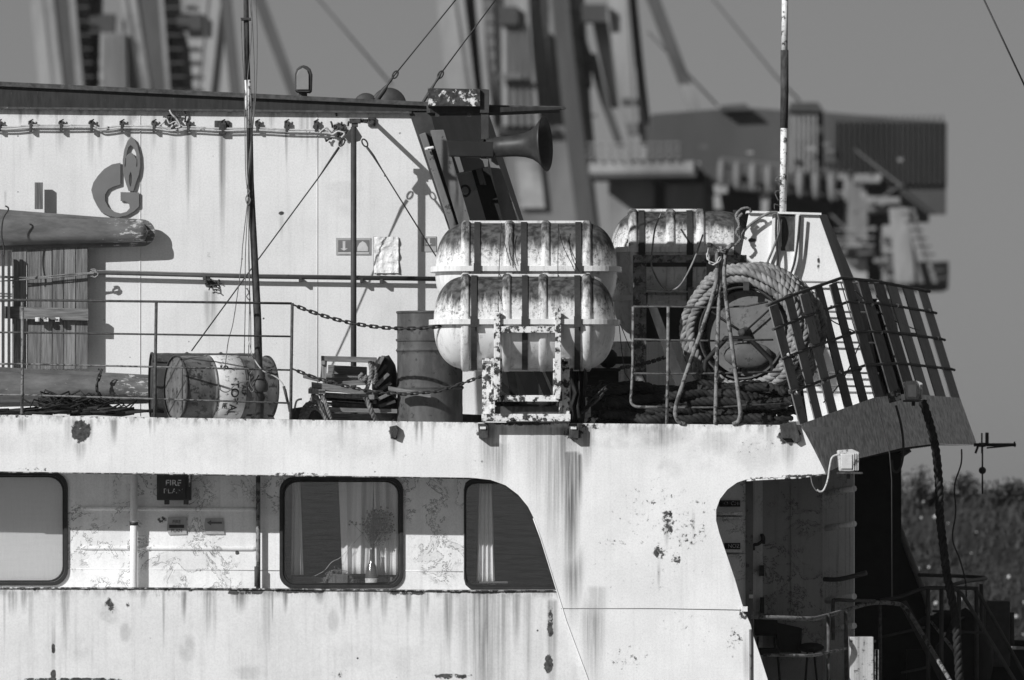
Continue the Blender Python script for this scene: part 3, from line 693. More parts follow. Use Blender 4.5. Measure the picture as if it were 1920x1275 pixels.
lp('tower_column', 'crane_dark', [(1540, 350), (1592, 350), (1592, 470), (1556, 470)], YL + 4, 3)
lp('platform', 'crane_light', [(1604, 326), (1652, 326), (1652, 342), (1604, 342)], YL - 2, 3)
lp('platform', 'crane_mid', [(1626, 383), (1692, 380), (1692, 396), (1626, 400)], YL - 1.5, 3)
lp('tower_column', 'crane_dark', [(1626, 400), (1655, 400), (1655, 540), (1626, 540)], YL, 3)
lp('machine_block', 'crane_black', [(1640, 402), (1692, 400), (1700, 422), (1650, 426)], YL - .4, 2)
lp('cabin', 'crane_light', [(1657, 422), (1694, 422), (1712, 530), (1657, 530)], YL - 2, 3)
lp('cabin_window', 'crane_dark', [(1658, 472), (1684, 472), (1684, 480), (1658, 480)], YL - 2.1, .1)
lp('louvre', 'crane_mid', [(1660, 486), (1690, 486), (1690, 490), (1660, 490)], YL - 2.1, .1)
lp('louvre', 'crane_mid', [(1660, 458), (1700, 458), (1700, 461), (1660, 461)], YL - 2.1, .1)
for y in (496, 508, 520): lp('louvre', 'crane_mid', [(1660, y), (1694, y), (1694, y + 4), (1660, y + 4)], YL - 2.1, .1)
for (a, b, c, d) in ((1682, 1694, 1722, 1732), (1708, 1714, 1750, 1758), (1668, 1704, 1680, 1716)):
    lp('brace', 'crane_mid' if a != 1668 else 'crane_rust', [(a, 390), (b, 390), (d, 530), (c, 530)], YL - 2.6 - (a % 5) * .1, .5)
lp('lower_platform', 'crane_light', [(1700, 490), (1779, 490), (1779, 530), (1700, 530)], YL - 1.5, 3)
lp('lower_beam', 'crane_dark', [(1556, 528), (1778, 530), (1778, 542), (1556, 544)], YL - 2, 3)
for y in (430, 444, 458): lp('handrail', 'crane_light', [(1566, y), (1640, y), (1640, y + 2), (1566, y + 2)], YL - 2.3, .12)
lp('lower_deck', 'crane_mid', [(1564, 462), (1640, 462), (1640, 476), (1570, 478)], YL - 1.8, 3)
lp('lower_tank', 'crane_light', [(1574, 482), (1626, 482), (1626, 528), (1578, 528)], YL - 1.2, 2)
lp('support_column', 'crane_dark', [(1380, 402), (1420, 402), (1424, 930), (1376, 930)], YL + 3, 4)
rb_ = random.Random(21)
for k in range(9):   # sloping stair with treads beside the cabin
    x = 1690 + k * 7.6; y = 400 + k * 15; lp('stair_tread', 'crane_dark', [(x, y), (x + 26, y), (x + 26, y + 3), (x, y + 3)], YL - 2.9, .5)
for (a, b) in (((1600, 280), (1690, 350)), ((1690, 345), (1600, 400)), ((1556, 402), (1626, 470)), ((1626, 410), (1560, 470))):
    lp('lattice_brace', 'crane_mid', [a, (a[0] + 5, a[1]), (b[0] + 5, b[1]), b], YL - 1.9, .2)
for k in range(26):
    x = rb_.uniform(1560, 1690); y = rb_.choice([300, 330, 352, 362, 430, 446, 484, 505]) + rb_.uniform(-8, 8); w = rb_.uniform(5, 16); h = rb_.uniform(4, 14)
    lp('fitting', rb_.choice(['crane_light', 'crane_mid', 'crane_dark', 'crane_rust']), [(x, y), (x + w, y), (x + w, y + h), (x, y + h)], YL - 2.2 - k * .012, .1)
for k in range(14):
    x = rb_.uniform(1230, 1560); y = rb_.uniform(262, 318); w = rb_.uniform(5, 20); h = rb_.uniform(3, 9)
    lp('fitting', rb_.choice(['crane_light', 'crane_mid', 'crane_mid', 'crane_dark']), [(x, y), (x + w, y), (x + w, y + h), (x, y + h)], YL - .6 - k * .012, .1)
for k in range(16):
    x = 1356 + k * 15; lp('handrail_post', 'crane_mid', [(x, 296 + k * 1.6), (x + 2, 296 + k * 1.6), (x + 2, 318 + k * 1.8), (x, 318 + k * 1.8)], YL - .4, .1)
lp('handrail', 'crane_mid', [(1350, 295), (1600, 322), (1600, 324), (1350, 297)], YL - .45, .1)
tag(MB().tube([P(590, -10, 160), P(735, 160, 160)], 0.03, 4).build('stay_wire', M['crane_dark']), 'faint blurred stay wire crossing the sky left of the turnbuckles', 'wire')
tag(MB().tube([P(1330, -10, 160), P(1452, 140, 160), P(1500, 190, 160)], 0.03, 4).build('stay_wire', M['crane_dark']), 'faint blurred stay wire behind the white pole top', 'wire')
tag(MB().tube([P(1215, 60, 158), P(1345, 198, 158)], 0.03, 4).build('stay_wire', M['crane_dark']), 'faint blurred wire running down to the corrugated house roof', 'wire')
tag(MB().tube([P(1835, -22, 3), P(1935, 190, 3)], 0.009, 6).build('stay_wire', M['wire']), 'thin sharp dark wire crossing the top right corner', 'wire')

# ------------------------------------------------------------------ the ship
ship = thing('ship', 'rusting white ship side with deckhouse, bulwarks, windows and open stern', 'ship', P(960, 1340, 3))
def part(nm, mat, m, lab=None, bevel=0.0, parent=None):
    o = m.build(nm, M[mat], parent or ship, bevel)
    if lab: o['label'] = lab
    return o
outer = [(-600, 769), (-80, 776), (0, 778), (440, 785), (880, 792), (1480, 797), (1500, 797), (1510, 812), (1526, 842), (1545, 880), (1548, 888),
         (1500, 894), (1430, 897), (1400, 899), (1382, 905), (1364, 918), (1350, 936), (1343, 956), (1343, 976), (1349, 1000), (1360, 1032), (1378, 1085),
         (1394, 1140), (1408, 1172), (1412, 1190), (1424, 1225), (1440, 1275), (1456, 1340),
         (1125, 1340), (1105, 1280), (1085, 1226), (1062, 1165), (1045, 1110), (1030, 1060), (1014, 1010), (1002, 974), (990, 950), (972, 928), (948, 910), (920, 900),
         (885, 896), (700, 893), (440, 890), (0, 884), (-80, 883), (-600, 875)]
part('side_plating', 'panel', MB().prism(outer, 0, 0.025), 'white upper side plating with rust runs and two curved openings', 0.004)
part('lower_plating', 'lower', MB().prism([(-600, 1094), (-80, 1102), (300, 1103), (860, 1108), (1045, 1108), (1062, 1115), (1140, 1340), (-600, 1340)], 0.06, 0.085), 'white lower bulwark strip streaked with rust', 0.003)
# plate edges and weld beads
part('weld_seam', 'grey', MB().tube([P(1052, 1141, -.001), P(1230, 1141, -.001), P(1395, 1144, -.001)], 0.0035, 6))
part('edge_lip', 'mastd', MB().tube([P(-80, 1102, .05), P(300, 1103, .05), P(860, 1108, .05), P(1040, 1108, .05)], 0.008, 6))
part('edge_lip', 'mastd', MB().tube([P(-80, 884, .004), P(0, 885, .004), P(440, 891, .004), P(700, 894, .004), P(885, 897, .004)], 0.006, 6))
part('edge_lip', 'rackw', MB().tube([P(1550, 889, .01), P(1500, 896, .004), P(1430, 899, .004), P(1400, 901, .004)], 0.008, 6))
part('edge_lip', 'mastd', MB().tube([P(-80, 777, .01), P(0, 779, .01), P(440, 786, .01), P(880, 793, .01), P(1480, 798, .01), P(1500, 798, .01)], 0.006, 6))
part('edge_lip', 'panel', MB().tube([P(1000, 972, .0), P(1014, 1010, .0), P(1045, 1110, .0), P(1062, 1165, .0), P(1105, 1280, .0), P(1125, 1340, 0)], 0.006, 6))
part('gutter_pipe', 'grey', MB().tube([P(1407, 1180, -.01), P(1408, 1340, -.01)], 0.012, 8))
part('bracket', 'rackw', MB().rect(1390, 1137, 1402, 1147, -.03, .03), None, .003)
# decks
part('upper_deck', 'ceiling', MB().ext([[Vector((P(x, 800, y).x, y, P(960, 800, 0).z)) for x, y in ((-600, .03), (1505, .03), (1560, .6), (1640, 2.0), (1700, 4.0), (1790, 8.0), (-600, 8.0))]], Vector((0, 0, -.10))), 'dark underside of the upper deck')
part('main_deck', 'ceiling', MB().ext([[Vector((x, y, P(960, 1325, 0).z)) for x, y in ((-8, .09), (3.2, .09), (4.6, 2), (4.8, 9), (-8, 9))]], Vector((0, 0, -.08))))
part('hull_side', 'dark', MB().ext([[Vector((x, y, P(960, 1338, 0).z)) for x, y in ((-8, .1), (3.2, .1), (4.6, 2), (4.8, 9), (-8, 9))]], Vector((0, 0, -5))), 'dark hull below the main deck')
# inner wall with windows
def wpoly(x0, y0, x1, y1, r, n=6): return rrect(x0, y0, x1, y1, r, n)
WIN = [wpoly(-300, 888, 124, 1095, 28), wpoly(527, 897, 753, 1100, 26)]
W3 = [(872 + 20, 900), (1080, 900), (1080, 1104), (894, 1104), (882, 1101), (874, 1094), (871, 1082), (871, 920), (874, 908), (882, 902)]
part('inner_wall', 'inner', MB().prism([(-620, 800), (1402, 800), (1402, 1335), (-620, 1335)], .68, .72, [WIN[0], WIN[1], W3]), 'peeling white wall behind the side opening')
def window(pl, depth, extra=None):
    c = Vector((sum(q[0] for q in pl) / len(pl), sum(q[1] for q in pl) / len(pl)))
    def off(k):
        x0, x1 = min(q[0] for q in pl), max(q[0] for q in pl); y0, y1 = min(q[1] for q in pl), max(q[1] for q in pl)
        return [(c.x + (q[0] - c.x) * (1 + 2 * k / (x1 - x0)), c.y + (q[1] - c.y) * (1 + 2 * k / (y1 - y0))) for q in pl]
    fr = part('window', 'rubber', MB().prism(off(3), depth - .025, depth + .03, [off(-3.5)]), None, .006)
    fr2 = part('gasket', 'rubber', MB().prism(off(-3.7), depth - .012, depth + .02, [off(-7)]), None, .004, fr)
    part('pane', 'glass', MB().prism(off(-6.5), depth, depth + .006), None, 0, fr)
    return fr
w1 = window(WIN[0], .68); w1['label'] = 'window with a drawn pale grey blind'
w2 = window(WIN[1], .68); w2['label'] = 'square window with curtains and a vase'
w3 = window(W3, .68); w3['label'] = 'window partly hidden by the sloping plate'
for y in (953, 1027):
    part('swage', 'inner', MB().tube([P(152, y, .69), P(160, y, .68), P(472, y + 2, .68), P(484, y + 2, .69)], .020, 10))
part('weld_seam', 'inner', MB().tube([P(126, 1066, .68), P(525, 1070, .68)], .004, 5)); part('weld_seam', 'inner', MB().tube([P(757, 1070, .68), P(868, 1072, .68)], .004, 5))
part('sill_ledge', 'lower', MB().ext([[Vector((P(x, 1107, .085).x, y, P(960, 1107, .085).z)) for x, y in ((-600, .09), (1058, .09), (1058, .678), (-600, .678))]], Vector((0, 0, -.02))), 'white ledge at the foot of the windows')
# pipes on the inner wall
pp = part('drain_pipe', 'pipew', MB().tube([P(251, 860, .60), P(251, 1150, .60)], .034, 14), 'thick white pipe'); part('pipe_clamp', 'rubber', MB().tube([P(251, 979, .60), P(251, 985, .60)], .038, 14), None, 0, pp)
pp = part('drain_pipe', 'railgrey', MB().tube([P(484, 860, .62), P(484, 1150, .62)], .020, 12), 'thinner grey pipe'); part('pipe_clamp', 'mast', MB().tube([P(482, 1062, .60), P(482, 1100, .60)], .024, 12), None, 0, pp)
# rooms behind the glass
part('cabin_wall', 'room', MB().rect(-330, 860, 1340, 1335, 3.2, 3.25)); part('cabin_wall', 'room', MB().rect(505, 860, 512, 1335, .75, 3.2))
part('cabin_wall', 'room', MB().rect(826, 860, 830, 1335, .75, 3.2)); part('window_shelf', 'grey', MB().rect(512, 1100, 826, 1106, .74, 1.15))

# wardrobe of details behind the stern opening
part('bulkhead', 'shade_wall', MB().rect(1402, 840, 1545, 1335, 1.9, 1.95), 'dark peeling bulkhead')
part('door_frame', 'grey', MB().rect(1398, 860, 1412, 1335, .66, .80)); part('door_frame', 'shade_ribs', MB().rect(1412, 860, 1430, 1335, 1.75, 1.89))
part('stiffener', 'shade_wall', MB().rect(1483, 870, 1485, 1200, 1.885, 1.9))
rb = part('ribbed_bulkhead', 'shade_ribs', MB().sheet([(1542, 850, 1.9), (1601, 850, 1.5), (1601, 1335, 1.5), (1542, 1335, 1.9)], .008), 'streaked lighter bulkhead with swages')
for y in (918, 984, 1120, 1175): part('swage', 'shade_ribs', MB().tube([P(1550, y + 6, 1.83), P(1602, y - 2, 1.48)], .028, 8), None, 0, rb)
for y in (960, 1030):
    part('shelf', 'shade_ribs', MB().rect(1340, y, 1392, y + 6, .50, .68), None, .004); part('shelf', 'shade_ribs', MB().rect(1340, y + 9 , 1392, y + 13, .56, .68), None, .004)
part('name_plate', 'darker', MB().rect(1348, 938, 1388, 950, .655, .68)); text('OFCHI', 1372, 944, .653, 7, M['signwhite'], ship)
part('name_plate', 'darker', MB().rect(1358, 1018, 1388, 1030, .655, .68)); text('NOZ', 1376, 1024, .653, 7, M['signwhite'], ship)
part('door_handle', 'rubber', MB().tube(SP([(1413, 1032), (1413, 1022), (1422, 1020), (1430, 1012), (1428, 1002), (1432, 1008), (1432, 1020)], 1.72, 4), .016, 6))
part('door_latch', 'rubber', MB().rect(1424, 1060, 1433, 1080, 1.65, 1.75)); part('door_latch', 'rubber', MB().rect(1426, 1120, 1433, 1150, 1.65, 1.75))
part('dark_void_sheet', 'darker', MB().rect(1601, 850, 1690, 1335, 6.8, 6.85))  # black sheet standing in for the unlit depth of the passage
part('far_plating', 'darker', MB().prism([(1400, 800), (1760, 800), (1758, 835), (1706, 842), (1684, 858), (1670, 880), (1665, 905), (1668, 936), (1684, 985), (1706, 1045), (1722, 1085), (1738, 1130), (1745, 1160), (1775, 1200), (1815, 1340), (1400, 1340)], 7.4, 7.43), 'dark inside of the far side plating')  # unlit inside of the plate painted near black, shade in the colour
part('plate_edge', 'grey', MB().tube(SP([(1706, 842), (1684, 858), (1671, 880), (1666, 905), (1669, 936), (1685, 985), (1707, 1045), (1723, 1085), (1739, 1130), (1741, 1150)], 7.38, 4), .03, 6))
part('side_step', 'shade_ribs', MB().rect(1405, 1115, 1412, 1122, .5, .62))
# stern bulwark, leaning outward
ST = [((1497, 797), (1545, 889), 0.01), ((1556, 775), (1600, 862), 0.75), ((1640, 745), (1690, 840), 2.4), ((1705, 738), (1752, 832), 4.2), ((1800, 746), (1832, 834), 7.6)]
TOPS = [(1437, 573), (1500, 548), (1578, 521), (1640, 527), (1736, 545)]
def stn(t):
    i = min(int(t), 3); f = t - i; a, b = ST[i], ST[i + 1]
    g = lambda p, q: (p[0] + (q[0] - p[0]) * f, p[1] + (q[1] - p[1]) * f)
    return g(a[0], b[0]), g(a[1], b[1]), a[2] + (b[2] - a[2]) * f, g(TOPS[i], TOPS[i + 1])
vs = []; fs = []; NS = 16
for i in range(NS + 1):
    b, c, Y, tp = stn(4 * i / NS)
    for q, yo in ((b, 0), (c, 0), (c, .03), (b, .03)): vs.append(P(q[0], q[1], Y + yo))
for i in range(NS):
    for k in range(4): fs.append((i * 4 + k, i * 4 + (k + 1) % 4, i * 4 + 4 + (k + 1) % 4, i * 4 + 4 + k))
fs += [(0, 1, 2, 3), (NS * 4 + 3, NS * 4 + 2, NS * 4 + 1, NS * 4)]
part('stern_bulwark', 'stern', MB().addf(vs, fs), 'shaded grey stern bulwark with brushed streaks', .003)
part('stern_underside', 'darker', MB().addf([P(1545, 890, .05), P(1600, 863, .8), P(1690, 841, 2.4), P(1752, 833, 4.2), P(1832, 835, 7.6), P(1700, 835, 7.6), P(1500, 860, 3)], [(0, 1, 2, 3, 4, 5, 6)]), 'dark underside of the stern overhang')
part('corner_bracket', 'mast', MB().prism([(1462, 796), (1492, 790), (1502, 826), (1492, 831), (1484, 822), (1466, 822)], -.05, .0), None, .004)
# deckhouse
part('deckhouse_wall', 'house', MB().prism([(-600, 185), (772, 210), (842, 432), (952, 800), (-600, 800)], 2.2, 2.23), 'white deckhouse wall marked by rust runs', .003)
for x in (263, 595): part('weld_seam', 'house', MB().tube([P(x, 214, 2.197), P(x, 780, 2.197)], .0035, 5))
part('end_plate', 'ventgrey', MB().sheet([(774, 208, 2.23), (915, 208, 4.9), (1010, 500, 4.9), (1010, 800, 4.9), (954, 800, 2.23)], .03), 'shaded grey end plate behind the horn')  # aft-facing side drawn dark grey, its shade put into the colour
part('edge_frame', 'dark', MB().prism([(766, 208), (806, 208), (862, 425), (842, 432)], 2.17, 2.19))
part('slanted_beam', 'grey', MB().prism([(786, 252), (798, 248), (866, 452), (852, 452)], 2.05, 2.14), None, .006)
part('slanted_beam', 'darker', MB().prism([(798, 250), (806, 250), (872, 452), (864, 452)], 2.10, 2.14))
part('slanted_beam', 'grey', MB().prism([(806, 244), (832, 243), (892, 450), (869, 450)], 1.95, 2.05), 'wide grey slanted beam', .006)
part('beam_bolt', 'rackw', MB().tube([P(797, 279, 2.0), P(815, 276, 1.98)], .014, 8))
part('slanted_beam', 'darker', MB().prism([(884, 318), (914, 312), (950, 425), (917, 432)], 2.6, 2.7)); part('slanted_beam', 'grey', MB().prism([(892, 318), (903, 316), (912, 346), (900, 346)], 2.5, 2.58))
part('slanted_beam', 'grey', MB().prism([(914, 288), (926, 284), (984, 440), (948, 440)], 2.5, 2.6))
part('end_post', 'dark', MB().prism([(902, 205), (916, 205), (916, 296), (902, 296)], 1.9, 2.1))
part('bright_opening_patch', 'house', MB().prism([(855, 330), (885, 320), (900, 352), (870, 365)], 2.75, 2.78)); part('horn_shelf', 'ventgrey', MB().prism([(843, 292), (915, 298), (915, 312), (855, 325)], 2.3, 2.4))  # the white patch is a plate standing in for a bright opening
part('mooring_ring', 'dark', MB().tube([P(872 + 9 * math.cos(a), 358 + 10 * math.sin(a), 2.6) for a in [i * math.pi / 8 for i in range(16)]], .012, 6, closed=True))
# roof
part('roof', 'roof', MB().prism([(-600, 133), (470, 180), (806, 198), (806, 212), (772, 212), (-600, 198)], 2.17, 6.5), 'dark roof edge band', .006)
part('roof_edge', 'roof_edge', MB().prism([(-80, 149), (470, 175), (760, 189), (930, 197), (1058, 199), (1062, 203), (1056, 206), (940, 211), (800, 212), (800, 199), (470, 184), (-80, 158)], 2.13, 2.165), 'worn lip of the roof edge', .004)
part('roof_edge', 'roof_edge', MB().prism([(-80, 199), (772, 209), (772, 213), (-80, 204)], 2.14, 2.168), None, .003)
part('roof_wing', 'roof', MB().prism([(806, 200), (1050, 201), (1050, 205), (940, 210), (806, 211)], 1.98, 2.6))
lb = part('roof_box', 'dark', MB().prism([(802, 165), (900, 167), (900, 200), (802, 199)], 1.85, 2.15), 'dark box with flaking white paint', .004)
part('box_face', 'boxface', MB().prism([(803, 166), (900, 168), (900, 199), (803, 198)], 1.84, 1.849)); part('box_post', 'dark', MB().prism([(900, 166), (917, 168), (917, 212), (900, 212)], 1.88, 2.2), None, .004)
for x in (816, 876): part('roof_clip', 'dark', MB().rect(x, 211, x + 8, 219, 1.95, 2.0))

# casing (base of the white pole)
part('casing', 'casing', MB().prism([(1405, 397), (1535, 401), (1578, 522), (1596, 570), (1655, 742), (1662, 790), (1360, 790), (1385, 500)], 4.0, 4.03), 'white tapering casing under the pole', .004)
part('casing_side', 'ventgrey', MB().sheet([(1535, 401, 4.03), (1550, 402, 5.8), (1716, 790, 5.8), (1662, 790, 4.03)], .02), 'shaded side of the tapering casing')  # painted far darker than the white front, shade put into the colour
part('casing_top', 'casing', MB().prism([(1400, 395), (1540, 399), (1540, 403), (1400, 399)], 3.96, 4.3))
part('casing_recess', 'mast', MB().prism([(1464, 402), (1490, 402), (1490, 470), (1464, 470)], 3.988, 3.997))
for x0, x1 in ((1448, 1459), (1492, 1500)): part('cable_trunk', 'casing', MB().prism([(x0, 402), (x1, 402), (x1 - 6, 560), (x0 - 6, 560)], 3.96, 3.999))
for y in (528, 583, 640, 697, 722): part('casing_rail', 'grey', MB().tube([P(1480, y, 3.92), P(1648, y + 3, 3.92)], .010, 6))
part('far_bulwark', 'shade_ribs', MB().prism([(900, 640), (1480, 640), (1480, 800), (900, 800)], 6.2, 6.23), 'pale bulwark on the far side of the deck')
# scuppers on the plating under the rack
for x in (896, 1066):
    f = part('rack_foot', 'mast', MB().prism([(x, 794), (x + 20, 794), (x + 19, 822), (x + 2, 822)], -.10, -.003), None, .006); part('bolt', 'mastw', MB().rect(x + 4, 800, x + 15, 805, -.115, -.1), None, .003, f)
part('chock', 'mast', MB().prism([(730, 800), (744, 797), (747, 808), (742, 822), (732, 818)], -.06, -.002), None, .005)

# ------------------------------------------------------------------ things on and around the ship
def one(name, mat, m, label, cat, group=None, bevel=0.0):
    return tag(m.build(name, M[mat] if isinstance(mat, str) else mat, None, bevel), label, cat, group)
HW = 2.2
# emblem on the wall
E0 = P(217, 405, HW - .04)
em = thing('emblem_sign', 'grey letter and flame emblem mounted on the white deckhouse wall', 'sign', E0)
# curved letter body traced as an open ring with a foot
def arcpts(cx, cy, rx, ry, a0, a1, n): return [(cx + rx * math.cos(R(a0 + (a1 - a0) * i / n)), cy + ry * math.sin(R(a0 + (a1 - a0) * i / n))) for i in range(n + 1)]
ring = [(227, 305)] + arcpts(218, 354, 47, 49, 262, 180, 10)[1:] + arcpts(218, 357, 47, 52, 180, 90, 10)[1:-1] + [(222, 407), (238, 405), (250, 397), (258, 389), (261, 384), (261, 362), (227, 360), (227, 377), (233, 377), (242, 381), (244, 390), (236, 398), (224, 401)]
inner = [(219, 397), (206, 388), (198, 374), (196, 362), (200, 352), (210, 346), (219, 346)]
body = [(226, 305), (210, 308), (195, 317), (183, 330), (175, 342), (171, 356), (175, 372), (182, 386), (190, 398), (204, 405), (220, 408), (238, 404), (252, 396), (261, 387), (261, 361), (226, 360), (226, 377), (234, 377), (242, 382), (243, 390), (237, 397), (226, 400), (214, 397), (203, 388), (197, 376), (197, 365), (203, 355), (213, 350), (226, 346)]
MB().prism(body, HW - .030, HW - .012).build('letter_body', M['emblem'], em, .002)
fl = [(246, 256), (252, 261), (258, 273), (262, 290), (263, 310), (261, 326), (255, 342), (250, 358), (241, 358), (236, 344), (231, 325), (230, 300), (233, 280), (239, 264)]
h1 = [(245, 272), (250, 276), (255, 287), (256, 299), (253, 294), (249, 288), (245, 286), (240, 289), (237, 294), (238, 285), (241, 276)]
h2 = [(245, 322), (247, 328), (248, 338), (246, 348), (244, 350), (242, 342), (242, 330)]
MB().prism(fl, HW - .034, HW - .012, [h1, h2]).build('flame', M['emblem'], em, .0015)
for a, b in (((235, 296), (234, 312)), ((256, 298), (256, 312))):
    MB().tube([P(a[0], a[1], HW - .035), P(b[0], b[1], HW - .035)], .004, 5).build('flame_groove', M['signgrey'], em)
for x, y in ((200, 330), (246, 375)): MB().tube([P(x, y, HW - .02), P(x, y, HW)], .008, 6).build('standoff', M['dark'], em)

# cable run along the wall
cr = thing('cable_run', 'pale twin cable clipped in a sagging line under the deckhouse roof', 'cable', P(-20, 236, HW - .05))
cy = [(-60, 234), (0, 237), (25, 238), (57, 234), (86, 235), (114, 234), (171, 235), (186, 239), (202, 239), (228, 235), (288, 237), (320, 240), (352, 238), (417, 240), (482, 240), (537, 242), (592, 244), (625, 246)]
for dy in (0, 4): MB().tube(SP([(x, y + dy + (1 if i % 2 else 0)) for i, (x, y) in enumerate(cy)], HW - .045 - dy * .002, 5), .0085, 8).build('cable', M['wire_light'], cr)
MB().tube(SP([(298, 236), (306, 230), (312, 222), (318, 232), (328, 228), (336, 236)], HW - .05, 5), .007, 6).build('cable_loop', M['wire_light'], cr)
MB().tube(SP([(318, 206), (322, 214), (330, 222), (338, 236), (330, 240)], HW - .06, 5), .009, 6).build('cable_loop', M['wire_light'], cr)
MB().tube(SP([(600, 248), (612, 240), (622, 252), (634, 246), (646, 250), (640, 258)], HW - .06, 5), .009, 6).build('cable_loop', M['wire_light'], cr)
cl = None
for x in (-2, 57, 114, 171, 228, 288, 352, 417, 482, 537, 592):
    m = MB().rect(x - 4, 227, x + 5, 236, HW - .05, HW - .001).rect(x - 2, 233, x + 3, 247, HW - .065, HW - .03)
    m.tube([P(x - 3, 228, HW - .06), P(x + 5, 224, HW - .03)], .007, 6); m.build('clip', M['mast'], cr, .002)
def clump(name, label, cx, cy, rx, ry, Y, mat, n, seed, cat, r=.009):
    r_ = random.Random(seed); m = MB()
    for i in range(n):
        p = P(cx + r_.gauss(0, rx / 2), cy + r_.gauss(0, ry / 2), Y - r_.random() * .04)
        q = p + Vector((r_.gauss(0, L(rx) * .22), r_.uniform(-.03, .0), r_.gauss(0, L(ry) * .3))); m.tube([p, p.lerp(q, .5) + Vector((0, 0, .01)), q], r, 5)
    return one(name, mat, m, label, cat)
clump('rusted_fitting', 'ragged rusted fitting above the cable between the fifth and sixth clip from the left', 326, 228, 22, 16, HW - .01, 'mast', 16, 3, 'fitting')
clump('rusted_fitting', 'knotted rusted bracket with cables beside the post head', 634, 246, 24, 22, HW - .01, 'mast', 22, 4, 'fitting')
clump('rusted_fitting', 'rusted barnacle-like stub on the wall under the long pipe', 395, 533, 16, 10, HW - .005, 'mast', 20, 5, 'fitting', .006)
m = MB().rect(402, 226, 430, 244, HW - .03, HW - .001).rect(410, 230, 424, 252, HW - .06, HW - .03)
one('rusted_fitting', 'mast', m, 'square rusted junction box on the cable run left of the dark pole', 'fitting', bevel=.006)
# long pipe on the wall
lp_ = thing('wall_pipe', 'long dark pipe fixed across the white deckhouse wall', 'pipe', P(500, 520, HW - .08))
MB().tube([P(168, 511, HW - .08), P(480, 519, HW - .08), P(840, 524, HW - .08)], .017, 10).build('pipe', M['dark'], lp_)
MB().tube([P(168, 507, HW - .085), P(480, 515, HW - .085), P(840, 520, HW - .085)], .006, 6).build('wire', M['grey'], lp_)
for x, y in ((380, 516), (675, 522), (712, 523), (560, 520)): MB().rect(x, y, x + 6, y + 8, HW - .10, HW - .001).build('pipe_bracket', M['mast'], lp_, .003)
rp = thing('mooring_line', 'thin pale double line tied from the left edge to the pipe end', 'rope', P(90, 525, 1.9))
for a in ([(-60, 520), (60, 520), (120, 515), (176, 511)], [(-60, 530), (50, 524), (110, 516), (176, 513)], [(-60, 514), (20, 519), (70, 522), (130, 518), (178, 511)]):
    MB().rope(SP(a, 1.98, 6), .007, .05, 3, 4).build('strand', M['rope'], rp)
MB().rope(SP([(170, 506), (178, 505), (180, 512), (172, 518), (168, 512), (176, 508), (184, 514), (178, 520), (172, 516)], 2.0, 5), .008, .05, 3, 4).build('knot', M['rope'], rp)

# signs and poster on the wall
def sign(x0, y0, x1, y1, label):
    s_ = thing('safety_sign', label, 'sign', P((x0 + x1) / 2, y1, HW - .01), 'small pictogram signs on the deckhouse wall')
    MB().prism([(x0, y0), (x1, y0), (x1, y1), (x0, y1)], HW - .008, HW).build('plate', M['sign'], s_)
    return s_
def arrow_down(cx, y0, y1, w, parent, mat):
    MB().prism([(cx - w * .35, y0), (cx + w * .35, y0), (cx + w * .35, y1 - w * .6), (cx + w, y1 - w * .6), (cx, y1), (cx - w, y1 - w * .6), (cx - w * .35, y1 - w * .6)], HW - .013, HW - .0121).build('arrow_symbol', M[mat], parent)
s1 = sign(630, 446, 695, 478, 'wide faded sign with an arrow and a raft symbol behind the post')
MB().prism([(634, 450), (692, 450), (692, 472), (634, 472)], HW - .012, HW - .0081).build('panel', M['ventgrey'], s1); arrow_down(645, 452, 470, 7, s1, 'sign_sym')
MB().prism([(670, 471), (670, 464), (674, 456), (680, 452), (686, 456), (690, 464), (690, 471)], HW - .0135, HW - .0121).build('raft_symbol', M['sign_sym'], s1)
MB().prism([(634, 473), (692, 473), (692, 476), (634, 476)], HW - .0132, HW - .0081).build('caption_bar', M['sign_sym'], s1)
s2 = sign(790, 443, 818, 472, 'small faded arrow sign beside the upper raft canister'); MB().prism([(793, 446), (816, 446), (816, 461), (793, 461)], HW - .012, HW - .0081).build('panel', M['ventgrey'], s2); arrow_down(804, 447, 460, 6, s2, 'sign_sym')
m = MB(); nx, ny = 14, 20; rr_ = random.Random(8)
vs = [P(701 + 46 * i / nx + rr_.uniform(-.2, .2), 444 + 68 * j / ny + rr_.uniform(-.2, .2), HW - .014 - .025 * abs(mnoise.noise(Vector((i * .33, j * .33 + i * .12, 1))))) for j in range(ny + 1) for i in range(nx + 1)]
m.addf(vs, [(j * (nx + 1) + i, j * (nx + 1) + i + 1, (j + 1) * (nx + 1) + i + 1, (j + 1) * (nx + 1) + i) for j in range(ny) for i in range(nx)], True)
po = thing('poster', 'crumpled pale poster pasted right of the post', 'poster', P(724, 512, HW - .03)); m.build('sheet', M['foil'], po)
MB().tube([P(701, 444, HW - .012), P(747, 445, HW - .012), P(746, 512, HW - .012), P(701, 512, HW - .012)], .004, 4, closed=True).build('taped_edge', M['signgrey'], po)

